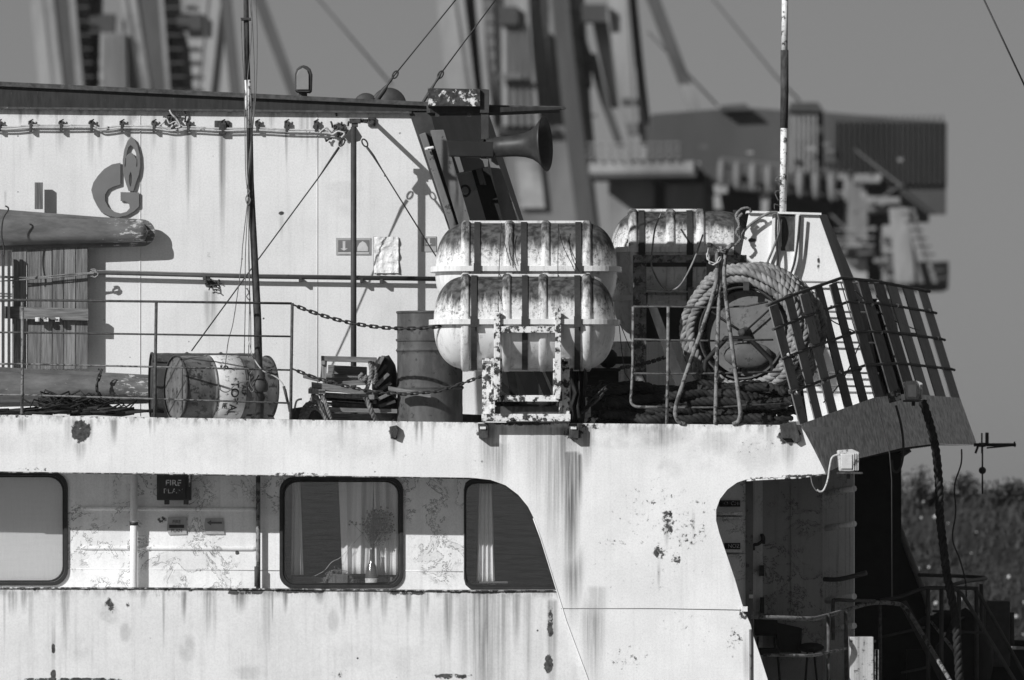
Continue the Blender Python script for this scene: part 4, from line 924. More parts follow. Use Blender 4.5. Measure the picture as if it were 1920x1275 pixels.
# guyed post with arm
gp = thing('guyed_post', 'dark grey post with triangular head plate and two wire guys', 'post', P(663, 790, HW - .62))
YP = HW - .60
MB().tube([P(663, 238, YP), P(663, 800, YP)], .026, 12).build('pole', M['dark'], gp)
MB().prism([(664, 232), (679, 256), (675, 264), (668, 266), (658, 266), (651, 264), (646, 256)], YP - .012, YP + .012).build('head_plate', M['dark'], gp, .003)
MB().rect(655, 222, 676, 231, YP - .04, YP + .04).rect(659, 228, 671, 238, YP - .025, YP + .025).build('head_clamp', M['mast'], gp, .004)
MB().tube([P(676, 226, YP), P(700, 228, HW - .01)], .020, 10).build('arm', M['mastd'], gp)
MB().rect(690, 220, 704, 237, HW - .03, HW).build('arm_bracket', M['mast'], gp, .006)
def shackle(cx, cy, Y, dx, dy, parent):
    c = P(cx, cy, Y); pth = []
    for i in range(14):
        a = 2 * math.pi * i / 14; u = math.cos(a) * L(8); w = math.sin(a) * L(4.5)
        n = math.hypot(dx, dy); ex, ez = dx / n, -dy / n; pth.append(c + Vector((ex * u - ez * w, 0, ez * u + ex * w)))
    MB().tube(pth, .007, 6, closed=True).build('shackle', M['wire'], parent)
shackle(641, 267, YP, -6, 10, gp); shackle(684, 268, YP, 6, 10, gp)
for pts in ([(636, 276, YP), (625, 292, YP), (598, 332, YP - .03), (480, 492, YP - .2), (359, 658, 1.25)], [(688, 276, YP), (700, 292, YP), (716, 318, YP), (812, 472, YP + .05), (868, 556, YP + .1)]):
    p_ = [P(*q) for q in pts]; MB().tube(p_, [.011, .011, .006, .006, .006], 6).build('guy_wire', M['wire'], gp)

# the dark pole with halyards
dp = thing('signal_pole', 'slim flaking dark pole with a pale section and halyards in front of the wall', 'pole', P(487, 795, .22))
pz = [(461, -30), (462, 60), (464, 150)]; YQ = .22
MB().tube([P(x, y, YQ) for x, y in pz], [.021, .024, .026], 12).build('pole', M['mast'], dp)
MB().tube([P(464, 150, YQ), P(468, 240, YQ)], .030, 12).build('pale_section', M['mastw'], dp)
MB().tube([P(468, 240, YQ), P(470, 340, YQ), P(477, 480, YQ), P(483, 600, YQ), P(487, 790, YQ)], [.028, .028, .031, .034, .036], 12).build('pole', M['mast'], dp)
MB().lathe([(0, .06), (.02, .075), (.07, .075), (.12, .05), (.2, .045)], P(487, 735, YQ), (0, 0, 1), 14).build('collar', M['dark'], dp)
for sx_ in (-1, 1): MB().prism([(487 + sx_ * 6, 735), (487 + sx_ * 30, 790), (487 + sx_ * 24, 795), (487 + sx_ * 4, 760)], YQ - .01, YQ + .01).build('foot_brace', M['dark'], dp)
MB().rect(451, 33, 473, 38, YQ - .05, YQ + .05).build('crosspiece', M['mast'], dp, .004)
for w in ([(452, 36), (454, 100), (458, 160), (459, 230), (461, 330), (466, 365), (464, 380), (455, 460), (452, 500), (438, 600), (428, 640), (422, 690)], [(470, -20), (474, 60), (477, 150), (474, 240), (467, 300), (466, 370), (467, 470), (468, 540), (466, 670)],
          [(478, -20), (482, 60), (480, 170), (472, 260), (464, 360), (468, 380), (466, 480), (470, 600), (470, 668)], [(466, -20), (470, 20), (472, 50), (468, 110), (463, 170), (463, 300), (465, 370), (460, 480), (460, 560), (458, 664)]):
    MB().tube(SP(w, YQ - .05, 5), .0042, 5).build('halyard', M['cable'], dp)
MB().tube(SP([(462, 352), (468, 358), (464, 368), (470, 374), (465, 384), (461, 372), (466, 362)], YQ - .06, 4), .006, 5).build('halyard_knot', M['rope_mid'], dp)
MB().tube(SP([(461, 540), (467, 548), (462, 556), (469, 562), (464, 540)], YQ - .06, 4), .005, 5).build('halyard_knot', M['rope_mid'], dp)
cb = thing('power_cable', 'pale looping cable falling past the foot of the slim pole', 'cable', P(510, 745, .1))
MB().tube(SP([(466, 640), (474, 668), (492, 694), (512, 704), (524, 712), (533, 726), (535, 740)], .1, 6), .006, 6).build('cable', M['wire_light'], cb)
MB().tube([P(532, 724, .1), P(540, 756, .1)], .012, 8).build('plug', M['dark'], cb)
MB().tube(SP([(470, 714), (455, 716), (440, 722), (428, 734), (418, 734), (410, 726), (410, 712)], .12, 6), .005, 6).build('cable', M['cable'], cb)
MB().tube(SP([(474, 695), (468, 704), (470, 722), (476, 730), (472, 735), (466, 726)], .12, 6), .005, 6).build('cable', M['cable'], cb)

# radar dome, discs, stays on the roof
rd = thing('roof_lamp', 'rounded grey lamp housing on a short stub above the roof edge', 'lamp', P(568, 182, 2.6))
dome = [(553, 170), (553, 138), (556, 129), (562, 124), (569, 122), (576, 124), (582, 129), (585, 138), (584, 170), (580, 173), (557, 172)]
MB().prism(dome, 2.5, 2.72).build('housing', M['dark'], rd, .02)
MB().prism([(556, 168), (556, 140), (559, 132), (568, 127), (576, 132), (579, 140), (579, 168)], 2.485, 2.5).build('face', M['dish'], rd, .004)
MB().lathe([(0, .04), (.10, .04)], P(568, 190, 2.6), (0, 0, 1), 12).build('stub', M['dark'], rd)
for cx, r_, lb_ in ((686, 21, 'smaller of two dark round drums half hidden behind the roof'), (729, 31, 'larger dark round drum half hidden behind the roof below the stays')):
    one('cable_spool', 'dark', MB().lathe([(0, .01), (0, L(r_, 3)), (.02, L(r_, 3) + .01), (.3, L(r_, 3) + .01), (.32, L(r_, 3)), (.32, .01)], P(cx, 197, 3.0), (0, 1, 0), 28), lb_, 'spool', 'dark spools behind the roof edge')
def stay(pts, knots, label, body):
    s_ = thing('rigging_stay', label, 'stay', P(pts[-1][0], pts[-1][1], 2.4), 'wire stays with turnbuckles above the roof')
    MB().tube([P(x, y, 2.4) for x, y in pts[:2]], .006, 6).build('wire', M['wire'], s_)
    a, b = P(*pts[1], 2.4), P(*pts[2], 2.4)
    MB().tube([a, a.lerp(b, .15), a.lerp(b, .3), a.lerp(b, .5), a.lerp(b, .95), b], [.006, .014, .009, .024 * body, .024 * body, .01], 8).build('turnbuckle', M['dark'], s_)
    shackle(knots[0], knots[1], 2.4, 6, -10, s_)
stay([(872, -22), (738, 143), (702, 194)], (741, 140), 'left wire stay with long dark turnbuckle above the roof spools', 1.0)
stay([(945, -22), (828, 136), (788, 200)], (826, 140), 'right wire stay with turnbuckle reaching the painted roof box', .6)

# horn
hn = thing('ship_horn', 'dark trumpet horn pointing aft under the roof edge', 'horn', P(915, 300, 1.6))
ax = (P(1030, 270, 1.45) - P(915, 278, 1.6)).normalized()
prof = [(0, .085), (.07, .085), (.075, .092), (.16, .092), (.26, .096), (.34, .108), (.41, .132), (.465, .172), (.505, .222), (.53, .248), (.535, .240), (.50, .19), (.42, .13), (.3, .07), (.2, .02)]
MB().lathe(prof, P(915, 277, 1.6), ax, 40).build('bell', M['horn'], hn)
MB().prism([(836, 263), (926, 266), (926, 294), (842, 292)], 1.5, 1.7).build('driver_box', M['darker'], hn, .008)
MB().lathe([(0, .085), (.05, .085)], P(900, 279, 1.6), ax, 20).build('mount_ring', M['darker'], hn)

# ------------------------------------------------------------------ left: floats, wood, drums
def fl_hull(name, label, top, bot, tipx, Y, depth, group):
    """long half hull with a flat rim; top and bot are rows at the left, near the tip"""
    o = thing(name, label, 'boat', P(100, bot[0], Y), group)
    cyt, cyb = top[1], bot[1]; cx = tipx - (cyb - cyt) / 2; cm = (cyt + cyb) / 2; r_ = (cyb - cyt) / 2
    out = [(-80, top[0]), (cx - 75, cyt - 4)] + [(cx + r_ * math.cos(R(a)), cm + r_ * math.sin(R(a))) for a in range(-90, 91, 15)] + [(-80, bot[0])]
    MB().prism(out, Y, Y + .035).build('rim', M['float'], o, .01)
    vs = []; fs = []; n = 40; k = 14
    for i in range(n + 1):
        u = i / n; x = -80 + (tipx - 12 + 80) * u
        yt = top[0] + (cyt - top[0]) * min(1, (x + 80) / (cx + 80)) + 7; yb = bot[0] + (cyb - bot[0]) * min(1, (x + 80) / (cx + 80)) - 8
        e = max(0, (x - cx) / (tipx - 12 - cx)) if x > cx else 0; sh = math.sqrt(max(1 - e * e, 0.0004))
        c = (yt + yb) / 2; h = (yb - yt) / 2 * sh
        d = depth * (1 - .35 * u) * (sh ** .5)
        for j in range(k + 1):
            a = math.pi * j / k; vs.append(P(x, c - h * math.copysign(abs(math.cos(a)) ** .8, math.cos(a)), Y - d * math.sin(a) ** .8))
    for i in range(n):
        for j in range(k): a = i * (k + 1) + j; fs.append((a, a + k + 1, a + k + 2, a + 1))
    MB().addf(vs, fs, True).build('hull', M['float'], o)
    return o
F1 = fl_hull('skiff', 'upper scuffed grey fibreglass hull lashed against the white wall', (386, 411), (471, 462), 291, 2.05, .17, 'two grey fibreglass hulls stowed at left')
one('lashing', 'wire', MB().tube(SP([(10, 386), (16, 392), (6, 410), (3, 440), (8, 470), (6, 480)], 1.70, 5), .007, 6), 'thin dark lashing round the upper grey hull', 'lashing')
F2 = fl_hull('skiff', 'lower scuffed grey fibreglass hull lying behind the dark drum', (684, 704), (765, 756), 330, 1.5, .22, 'two grey fibreglass hulls stowed at left')
chain('chain', 'short dark chain hanging over the lower grey hull', [P(190, 694, 1.25), P(184, 712, 1.22), P(180, 728, 1.22), P(188, 744, 1.25)], M['wire'], .055)
one('timber_post', 'wood', MB().prism([(65, 342), (80, 342), (80, 392), (65, 392)], 2.08, 2.12), 'short upright plank standing above the upper grey hull', 'plank')
wd = thing('plank_door', 'weathered door of vertical planks leaning behind the railing at left', 'door', P(95, 690, 2.0))
xs = [22, 50, 77, 98, 120, 142, 165]
for i in range(6):
    jit = random.uniform(-.008, .008)
    MB().prism([(xs[i] + .7, 464), (xs[i + 1] - .7, 464 + random.uniform(0, 2)), (xs[i + 1] - .7, 692), (xs[i] + .7, 692)], 2.05 + jit, 2.08 + jit).build('plank', M['wood' if i % 2 else 'wood2'], wd, .003)
bd = MB().prism([(8, 574), (166, 579), (166, 601), (8, 597)], 1.98, 2.03).build('crossboard', M['woodh'], wd, .004)
for x in (66, 82, 103): MB().rect(x, 595, x + 9, 603, 1.94, 1.98).build('bolt', M['rackw'], bd, .004)
for x in (3, 14): one('steel_upright', 'dark', MB().rect(x, 470, x + 5, 692, 1.9, 1.95), 'narrow dark upright bar, %s of the pair beside the plank door' % ('left' if x == 3 else 'right'), 'bar')
r_ = random.Random(5); m = MB()
for i in range(70):
    c = P(r_.gauss(140, 30), 768 - abs(r_.gauss(0, 10)), .9 + r_.random() * .3); a = r_.uniform(0, 6.28); q = r_.uniform(.06, .16)
    m.tube([c + Vector((q * math.cos(a + b) * 1.3, q * .5 * math.sin(a + b), q * .35 * math.sin(2 * b))) for b in (0, 1, 2, 3, 4, 5)], .008, 4)
one('net_heap', 'rope_dark', m, 'tangled dark net and line heaped on deck below the lower hull', 'net')
m = MB()
for i in range(40):
    c = P(r_.uniform(-60, 250), 776 - abs(r_.gauss(0, 5)), .5 + r_.random() * .3); m.tube([c, c + Vector((r_.uniform(-.3, .3), 0, r_.uniform(-.02, .05))), c + Vector((r_.uniform(-.4, .4), .05, .0))], .014, 5)
one('deck_line', 'rope_dark', m, 'loose dark lines lying along the deck edge at far left', 'rope')

def drum(name, label, a, b, r, mat, n=44, group='steel drums on deck', loc=None, bands=()):
    """steel barrel from point a to point b"""
    a, b = Vector(a), Vector(b); l = (b - a).length; ax_ = (b - a).normalized()
    o = thing(name, label, 'drum', loc if loc is not None else Vector((a + b) / 2) - Vector((0, 0, r)), group)
    pr = [(.012, r * .975)]
    for k in range(33):
        t_ = k / 32; rib = 0
        for c in (.335, .665): rib += .012 * math.exp(-((t_ - c) / .012) ** 2)
        for c in (.12, .16, .84, .88, .45, .55): rib += .0025 * math.exp(-((t_ - c) / .008) ** 2)
        pr.append((.012 + (l - .024) * t_, r * .975 + rib))
    extra = [(.012 + (l - .024) * c + d, r * .975 + e) for c in (.335, .665) for d, e in ((-.016, .002), (-.008, .009), (0, .013), (.008, .009), (.016, .002))]
    pr = sorted(pr + extra, key=lambda q: q[0])
    MB().lathe(pr, a, ax_, n).build('shell', M[mat], o)
    for e, s_ in ((0, 1), (l, -1)):
        MB().lathe([(e, r * .965), (e - s_ * .002, r * .985), (e, r * 1.005), (e + s_ * .012, r * 1.01), (e + s_ * .02, r * .99)], a, ax_, n).build('rim', M['drum_dark'], o)
        MB().lathe([(e + s_ * .018, r * .975), (e + s_ * .018, r * .6), (e + s_ * .016, .001)], a, ax_, n).build('lid', M[mat], o)
    return o, a, ax_, l
drum('steel_drum', 'dark steel drum lying on its side behind the printed drum', P(283, 724, .95), P(283, 724, .95) + Vector((.93, .12, .0)), .300, 'drum_dark')
dr, da, dax, dl = drum('steel_drum', 'grey drum with a white TOTAL band lying on its side', P(328, 728, .40), P(328, 728, .40) + Vector((.80, .34, 0)), .292, 'drum_blue')
MB().lathe([(.352 * dl, .290), (.355 * dl, .2935), (.645 * dl, .2935), (.648 * dl, .290)], da, dax, 44).build('white_band', M['drum_band'], dr)
def wrap_text(body, t0, size, ang, parent, mat, bold=0.0):
    """lettering laid round the barrel, reading downwards"""
    c = bpy.data.curves.new('lettering', 'FONT'); c.body = body; c.offset = bold
    o = bpy.data.objects.new('lettering', c); me = bpy.data.meshes.new_from_object(o); bpy.data.objects.remove(o)
    bm = bmesh.new(); bm.from_mesh(me); bmesh.ops.subdivide_edges(bm, edges=bm.edges[:], cuts=2, use_grid_fill=False); bm.to_mesh(me); bm.free()
    side = dax.cross(Vector((0, 0, 1))).normalized()
    if side.y > 0: side = -side
    base = wloc(parent)
    for v in me.vertices:
        u = v.co.x * size; w = v.co.y * size; a = ang - u / .296
        q = da + dax * (t0 + w) + (side * math.cos(a) + Vector((0, 0, 1)) * math.sin(a)) * .2965
        v.co = q - base
    me.materials.clear(); me.materials.append(mat)
    o = bpy.data.objects.new('lettering', me); scene.collection.objects.link(o); o.parent = parent; return o
wrap_text('TOTAL', .415, .105, .22, dr, M['signdark'], .01)
wrap_text('AD', .515, .06, .1, dr, M['signdark'], .02)
wrap_text('LE', .35, .06, -.45, dr, M['signdark'], .02)
wrap_text('S', .34, .10, .75, dr, M['signdark'], .03)
up, ua, uax, ul = drum('steel_drum', 'upright rusty brown drum standing left of the raft rack', P(806, 800, .95), P(806, 800, .95) + Vector((0, 0, L(216, .95))), .297, 'drum_rust', loc=P(806, 800, .95))
MB().lathe([(0, .30), (.02, .303)], P(806, 640, .95), (0, 0, 1), 44).build('seam_hoop', M['drum_rust'], up)

# railing at left
rl = thing('deck_railing', 'thin rusty railing with three posts along the left deck edge', 'railing', P(290, 790, .04))
for k, x in enumerate((42, 291, 546)): MB().tube([P(x + (2 if k else 0), 566 + k, .05), P(x, 700, .05), P(x - 1, 792 - (5 if k == 0 else 0), .04)], .0135, 8).build('post', M['railgrey' if k == 0 else 'rail'], rl)
for k, (y0, y1) in enumerate(((562, 569), (623, 631), (682, 694), (740, 756))):
    MB().tube([P(-80, y0, .05), P(42, y0 + .5, .05), P(291, (y0 + y1) / 2, .05), P(547, y1, .05)], .0085 if k else .011, 7).build('rail', M['rail' if k < 2 else 'railgrey'], rl)
chain('chain', 'upper rusty chain sagging from the railing across the upright drum', sag(P(549, 571, .05), P(928, 588, -.02), L(36), 20) , M['wire'], .062, .0065, .019, 'chains closing the gap in the railing')
chain('chain', 'lower rusty chain hanging in front of the pilot ladder', [P(549, 692, .05), P(562, 697, .04), P(590, 708, .04), P(640, 722, 0), P(700, 735, -.02), P(760, 739, -.02), P(820, 734, -.02), P(870, 718, -.02), P(912, 702, -.02)], M['wire'], .058, .006, .017, 'chains closing the gap in the railing')

# pilot ladder bundle
LY = .5
pl = thing('pilot_ladder', 'rolled wooden pilot ladder with rope sides piled on deck', 'ladder', P(660, 792, .5))
def board(a, b, h, Y, th=.03, mat='woodh', dY=0):
    MB().prism([(a[0], a[1] - h / 2), (b[0], b[1] - h / 2), (b[0], b[1] + h / 2), (a[0], a[1] + h / 2)], Y, Y + th).build('step', M[mat], pl, .004)
for a in (((602, 672), (706, 675), 10, .25, .14), ((615, 694), (688, 698), 20, .5, .03), ((612, 708), (690, 712), 16, .42, .03), ((605, 721), (686, 717), 9, .36, .12),
          ((584, 722), (700, 738), 12, .22, .12), ((600, 745), (700, 752), 9, .4, .12), ((622, 760), (690, 766), 18, .5, .04), ((618, 768), (745, 771), 8, .34, .12),
          ((728, 728), (808, 742), 8, 0.02, .10), ((568, 704), (600, 712), 9, .5, .1), ((610, 782), (735, 784), 14, .7, .05)):
    board(a[0], a[1], a[2], a[3] + LY, a[4])
for k in range(6):
    MB().box(P(712 + k * 3, 682 + k * 15, LY + .42 + .05 * (k % 2)), (.15, .34, .03), Matrix.Rotation(R(-62 + k * 9), 3, 'Y')).build('step', M['dark' if k % 2 else 'wood'], pl, .004)
MB().ball(P(722, 716, LY + .55), .19, 14, (.62, .7, 1.25), .2).build('dark_backing_ball', M['rubber'], pl)  # dark balls added as backing to the ladder bundle, here and next
MB().ball(P(722, 764, LY + .5), .16, 14, (.9, .7, .8), .2).build('dark_backing_ball', M['rubber'], pl)
for k in range(5): board((606 + 2 * k, 730 + 9 * k), (712 - 3 * k, 736 + 9 * k), 7, LY + .30 + .05 * k, .14, 'wood')
MB().prism([(603, 676), (613, 676), (611, 714), (600, 714)], LY + .22, LY + .28).build('spreader', M['wood2'], pl, .004)
for w, rr0 in (([(694, 678, .2), (696, 700, .18), (690, 722, .2), (686, 736, .2)], .020), ([(702, 678, .22), (704, 700, .2), (700, 720, .2)], .018), ([(590, 742, .2), (598, 752, .2), (606, 772, .2), (614, 795, .2)], .022),
          ([(600, 736, .24), (612, 760, .2), (622, 795, .22)], .020), ([(686, 745, .2), (692, 760, .18), (698, 775, .2), (706, 790, .25)], .024), ([(584, 726, .24), (588, 740, .24), (584, 752, .24)], .022),
          ([(570, 796, .4), (578, 772, .35), (592, 764, .35), (606, 776, .35), (612, 796, .4)], .024), ([(562, 796, .5), (572, 764, .45), (592, 754, .45), (612, 768, .45), (622, 796, .5)], .026), ([(680, 700, .3), (674, 708, .3), (682, 714, .3), (688, 704, .3)], .018)):
    MB().rope(smooth_path([P(q[0], q[1], q[2] + LY) for q in w], 6), rr0, rr0 * 4.5).build('rope', M['rope_mid'], pl)
for p_, q_ in (((606, 681), (606, 676)), ((696, 683), (696, 677)), ((582, 735), (590, 728)), ((596, 736), (606, 730)), ((690, 746), (698, 740))):
    MB().rect(min(p_[0], q_[0]) - 4, q_[1], max(p_[0], q_[0]) + 4, p_[1] + 3, LY + .19, LY + .26).build('cleat', M['wood2'], pl, .004)
one('deck_coaming', 'mast', MB().prism([(546, 766), (572, 762), (740, 770), (905, 778), (905, 792), (546, 790)], 1.6, 1.7), 'low dark coaming on deck behind the pilot ladder', 'coaming')
m = MB()
for w in ([(552, 770, .3), (556, 752, .3), (566, 748, .3)], [(535, 730, .25), (541, 760, .25), (543, 772, .25)]): m.tube(smooth_path([P(*q) for q in w], 5), .01, 6)
one('loose_hose', 'dark', m, 'short dark hose end beside the last railing post', 'hose')

# ------------------------------------------------------------------ raft canisters
def canister(label, x0, x1, cy, Y, R_, mat, ribs, straps, group, strapped='strap', end=62, name='raft_canister'):
    c0 = P((x0 + x1) / 2, cy, Y); ln = L(x1 - x0, Y); r = L(R_, Y); e = L(end, Y)
    o = thing(name, label, 'life raft', c0 - Vector((0, 0, r)), group)
    def rad(t_):   # distance from the left end
        d = min(t_, ln - t_)
        return r if d >= e else r * (max(0.0, 1 - ((e - d) / e) ** 2.3)) ** (1 / 2.3)
    ts = [e * (1 - math.cos(math.pi / 2 * i / 12)) for i in range(13)]; ts = ts + [ln - q for q in reversed(ts)]
    prof_ = [(t_, rad(t_)) for t_ in ts]; left = c0 - Vector((ln / 2, 0, 0))
    MB().lathe(prof_, left, (1, 0, 0), 48).build('shell', M[mat], o)
    # flange between the halves
    w = L(9, Y); hh = L(5, Y); vs = []; fs = []
    ring_ = [(t_ - ln / 2, rad(t_)) for t_ in ts]
    outl = [Vector((x * (1 + w / (ln / 2)), -(q + w), 0)) for x, q in ring_] + [Vector((x * (1 + w / (ln / 2)), (q + w), 0)) for x, q in reversed(ring_)]
    m_ = MB().ext([[c0 + q - Vector((0, 0, hh)) for q in outl]], Vector((0, 0, 2 * hh))); m_.build('flange', M['raft_rib'], o, .004)
    for x in ribs:
        t_ = L(x - x0, Y); wd_ = L(8, Y); k = r + L(5, Y)
        MB().lathe([(t_ - wd_ * 1.1, r * .99), (t_ - wd_ * .8, k * .985), (t_ - wd_ * .5, k), (t_ + wd_ * .5, k), (t_ + wd_ * .8, k * .985), (t_ + wd_ * 1.1, r * .99)], left, (1, 0, 0), 48).build('rib', M['raft_rib'], o)
    for sg in (1, -1):
        MB().box(c0 + Vector((L((ribs[0] + ribs[-1]) / 2, Y) - L((x0 + x1) / 2, Y), -.05 * 0, sg * (r + L(1, Y)))), (L(ribs[-1] - ribs[0], Y), .10, L(6, Y))).build('ridge', M['raft_rib'], o, .006)
    for x in straps:
        t_ = L(x - x0, Y); wd_ = L(5.5, Y)
        MB().lathe([(t_ - wd_, r * 1.0), (t_ - wd_, r + .012), (t_ + wd_, r + .012), (t_ + wd_, r * 1.0)], left, (1, 0, 0), 40, False).build('strap', M[strapped], o)
        MB().box(c0 + Vector((t_ - ln / 2, -r - w - .012, 0)), (L(13, Y), .012, L(20, Y))).build('strap', M[strapped], o)
    return o, c0
g_ = 'round white raft canisters stacked on the near rack'
canister('lower front white raft canister strapped to the flaking rack', 813, 1154, 605, .28, 87, 'raft', (873, 950, 1018, 1100), (889, 984, 1082), g_)
canister('upper white raft canister behind the front one, black mould on top', 816, 1157, 506, .98, 88, 'raft', (874, 955, 1023, 1100), (895, 982, 1084), g_)
for pts in ([(940, 418, .55), (936, 500, .3), (934, 560, -.12), (935, 588, -.16)], [(941, 425, .6), (946, 455, .55), (958, 498, .5)], [(1047, 420, .6), (1046, 500, .3), (1047, 588, -.16)], [(1047, 428, .6), (1056, 462, .5), (1075, 500, .45)]):
    one('lashing_line', 'wire', MB().tube(smooth_path([P(*q) for q in pts], 6), .0035, 5), {940: 'left long thin line hanging down over both near canisters', 941: 'left short thin line bowed across the upper near canister', 1047: 'right long thin line hanging down over both near canisters'}[pts[0][0]] if not (pts[0][0] == 1047 and pts[0][1] == 428) else 'right short thin line bowed across the upper near canister', 'line')
canister('far raft canister thick with black mould beside the white casing', 1146, 1415, 470, 4.5, 74, 'raft_far', (1186, 1256, 1312), (1186 + 16, 1292, 1380), 'raft canisters on the far side rack')
canister('lower far raft canister in shade behind the far rack', 1150, 1420, 560, 5.1, 74, 'raft_far', (1190, 1260, 1320), (1206, 1292), 'raft canisters on the far side rack')

rk = thing('raft_rack', 'white raft rack flaking to rust under the near canisters', 'rack', P(985, 795, 0))
def rpart(nm, x0, y0, x1, y1, Ya, Yb, mat='rackw', b=.004): return MB().rect(x0, y0, x1, y1, Ya, Yb).build(nm, M[mat], rk, b)
rpart('upright', 926, 585, 938, 748, -.20, -.13); rpart('upright', 1041, 585, 1052, 748, -.20, -.13)
rpart('upright_web', 938, 672, 941, 748, -.13, -.02); rpart('upright_web', 1037, 672, 1041, 748, -.13, -.02)
rpart('top_bar', 937, 612, 1042, 624, -.19, -.14)
rpart('outer_post', 904, 672, 922, 790, -.05, .04); rpart('outer_post', 1053, 672, 1068, 790, -.05, .04)
rpart('outer_post_flange', 921, 672, 928, 790, -.09, -.05); rpart('outer_post_flange', 1048, 672, 1054, 790, -.09, -.05)
rpart('cross_bar', 932, 741, 1048, 753, -.16, -.06); rpart('base_bar', 903, 776, 1070, 790, -.16, -.02); rpart('base_bar', 912, 762, 1066, 777, -.04, .1, 'mast')
rpart('cradle_beam', 905, 676, 930, 684, -.05, 1.3); rpart('cradle_beam', 1046, 676, 1066, 684, -.05, 1.3)
rpart('back_post', 905, 590, 925, 790, 1.3, 1.38, 'dark'); rpart('back_post', 1046, 590, 1066, 790, 1.3, 1.38, 'dark')
for a, b in (((900, 690), (1000, 790)), ((990, 672), (1040, 790)), ((1010, 672), (1065, 790)), ((945, 672), (965, 790))):
    MB().prism([a, (a[0] + 16, a[1]), (b[0] + 16, b[1]), b], .9, .95).build('diagonal', M['dark'], rk, .003)
for x in (960, 1000, 1020): rpart('bolt', x - 2, 783, x + 3, 788, -.175, -.16, 'mast', .002)
m = MB(); rr2 = random.Random(9)
for i in range(26): c = P(rr2.uniform(940, 1045), 762 + rr2.uniform(-8, 6), .05 + rr2.random() * .2); m.ball(c, rr2.uniform(.03, .06), 7, (1.6, 1, .7), .4)
one('rag_pile', 'rope_dark', m, 'dark rags and rope ends heaped inside the rack base', 'rags')
# dark cloth and rope heaps behind the coaming
def rag(name, label, pts, Y, mat, seed, fold=.05):
    m = MB(); n = 26; k = 10; r3 = random.Random(seed); vs = []
    for i in range(n + 1):
        for j in range(k + 1):
            u, w = i / n, j / k; a = Vector((pts[0][0] * (1 - u) + pts[1][0] * u, pts[0][1] * (1 - u) + pts[1][1] * u)); b = Vector((pts[3][0] * (1 - u) + pts[2][0] * u, pts[3][1] * (1 - u) + pts[2][1] * u))
            q = a.lerp(b, w); f = fold * mnoise.noise(Vector((u * 6, w * 1.5, seed))) ; vs.append(P(q.x + 6 * mnoise.noise(Vector((u * 5, w * 5, seed + 3))), q.y, Y + f))
    m.addf(vs, [(i * (k + 1) + j, (i + 1) * (k + 1) + j, (i + 1) * (k + 1) + j + 1, i * (k + 1) + j + 1) for i in range(n) for j in range(k)], True)
    o_ = m.build(name, M[mat]); s_ = o_.modifiers.new('thick', 'SOLIDIFY'); s_.thickness = .006
    return tag(o_, label, 'cloth')
rag('tarpaulin', 'dark folded tarpaulin hanging right of the raft rack', [(1070, 672), (1100, 676), (1096, 800), (1068, 800)], .25, 'rope_dark', 4, .16)
rag('tarpaulin', 'slack grey tarpaulin edge slanting down beside the rope heap', [(1138, 722), (1128, 746), (1086, 780), (1104, 752)], .2, 'dark', 6, .12)
rh = thing('rope_heap', 'long heap of thick oily rope behind the coaming', 'rope', P(1290, 800, .8))
r4 = random.Random(12)
for i in range(15):
    y = 730 + (i % 5) * 14 + r4.uniform(-3, 3); Y = 1.0 - .16 * (i // 5) - .1 * (i % 5) * .6; x0 = 1085 + r4.uniform(0, 60); x1 = 1420 + r4.uniform(0, 90)
    pts = [P(x0 + (x1 - x0) * q / 7, y + r4.uniform(-12, 12), Y + r4.uniform(-.12, .12)) for q in range(8)]
    MB().rope(smooth_path(pts, 6), .043, .19, 3, 6).build('rope', M['rope_dark'], rh)
one('winch_block', 'darker', MB().rect(1100, 694, 1160, 722, 1.6, 2.0).rect(1096, 690, 1164, 695, 1.55, 2.05).rect(1108, 720, 1152, 790, 1.65, 1.95).rect(1100, 704, 1160, 707, 1.57, 1.6), 'dark squat winch block behind the canister end', 'winch', bevel=.01)
one('winch_beam', 'darker', MB().rect(1135, 668, 1190, 682, 1.7, 1.85).ball(P(1140, 672, 1.75), .09, 12), 'dark round-ended beam above the winch block', 'beam', bevel=.004)
chain('chain', 'short dark chain between the winch block and the right hand railing', sag(P(1160, 690, 1.3), P(1252, 668, .4), L(3), 8), M['wire'], .06)

# far rack
fr_ = thing('far_raft_rack', 'shaded grey rack carrying the far mouldy canister', 'rack', P(1290, 790, 4.00))
def fp(nm, *a, mat='grey'): return MB().rect(*a).build(nm, M[mat], fr_, .004)
fp('upright', 1187, 478, 1212, 726, 3.90, 4.00, mat='railgrey'); fp('upright', 1325, 478, 1345, 726, 3.90, 4.00)
fp('top_bar', 1187, 478, 1400, 492, 3.85, 3.90, mat='railgrey'); fp('mid_bar', 1212, 492, 1330, 500, 4.00, 4.05, mat='dark')
fp('backing_plate', 1212, 575, 1330, 640, 4.20, 4.25, mat='darker'); fp('bracket', 1290, 538, 1306, 570, 3.80, 3.90)
fp('base_beam', 1085, 722, 1420, 732, 3.80, 3.90, mat='darker')
MB().prism([(1214, 570), (1230, 570), (1290, 726), (1268, 726)], 3.70, 3.75).build('diagonal', M['dark'], fr_, .004)
for a in ([(1222, 478, 3.70), (1222, 500, 3.60), (1236, 530, 3.60), (1252, 546, 3.60)], [(1252, 546, 3.60), (1275, 535, 3.60), (1300, 490, 3.60), (1318, 440, 3.70)], [(1222, 478, 3.70), (1228, 430, 3.60), (1240, 400, 4.00)]):
    MB().tube(smooth_path([P(*q) for q in a], 6), .008, 6).build('lashing', M['rope'], fr_)
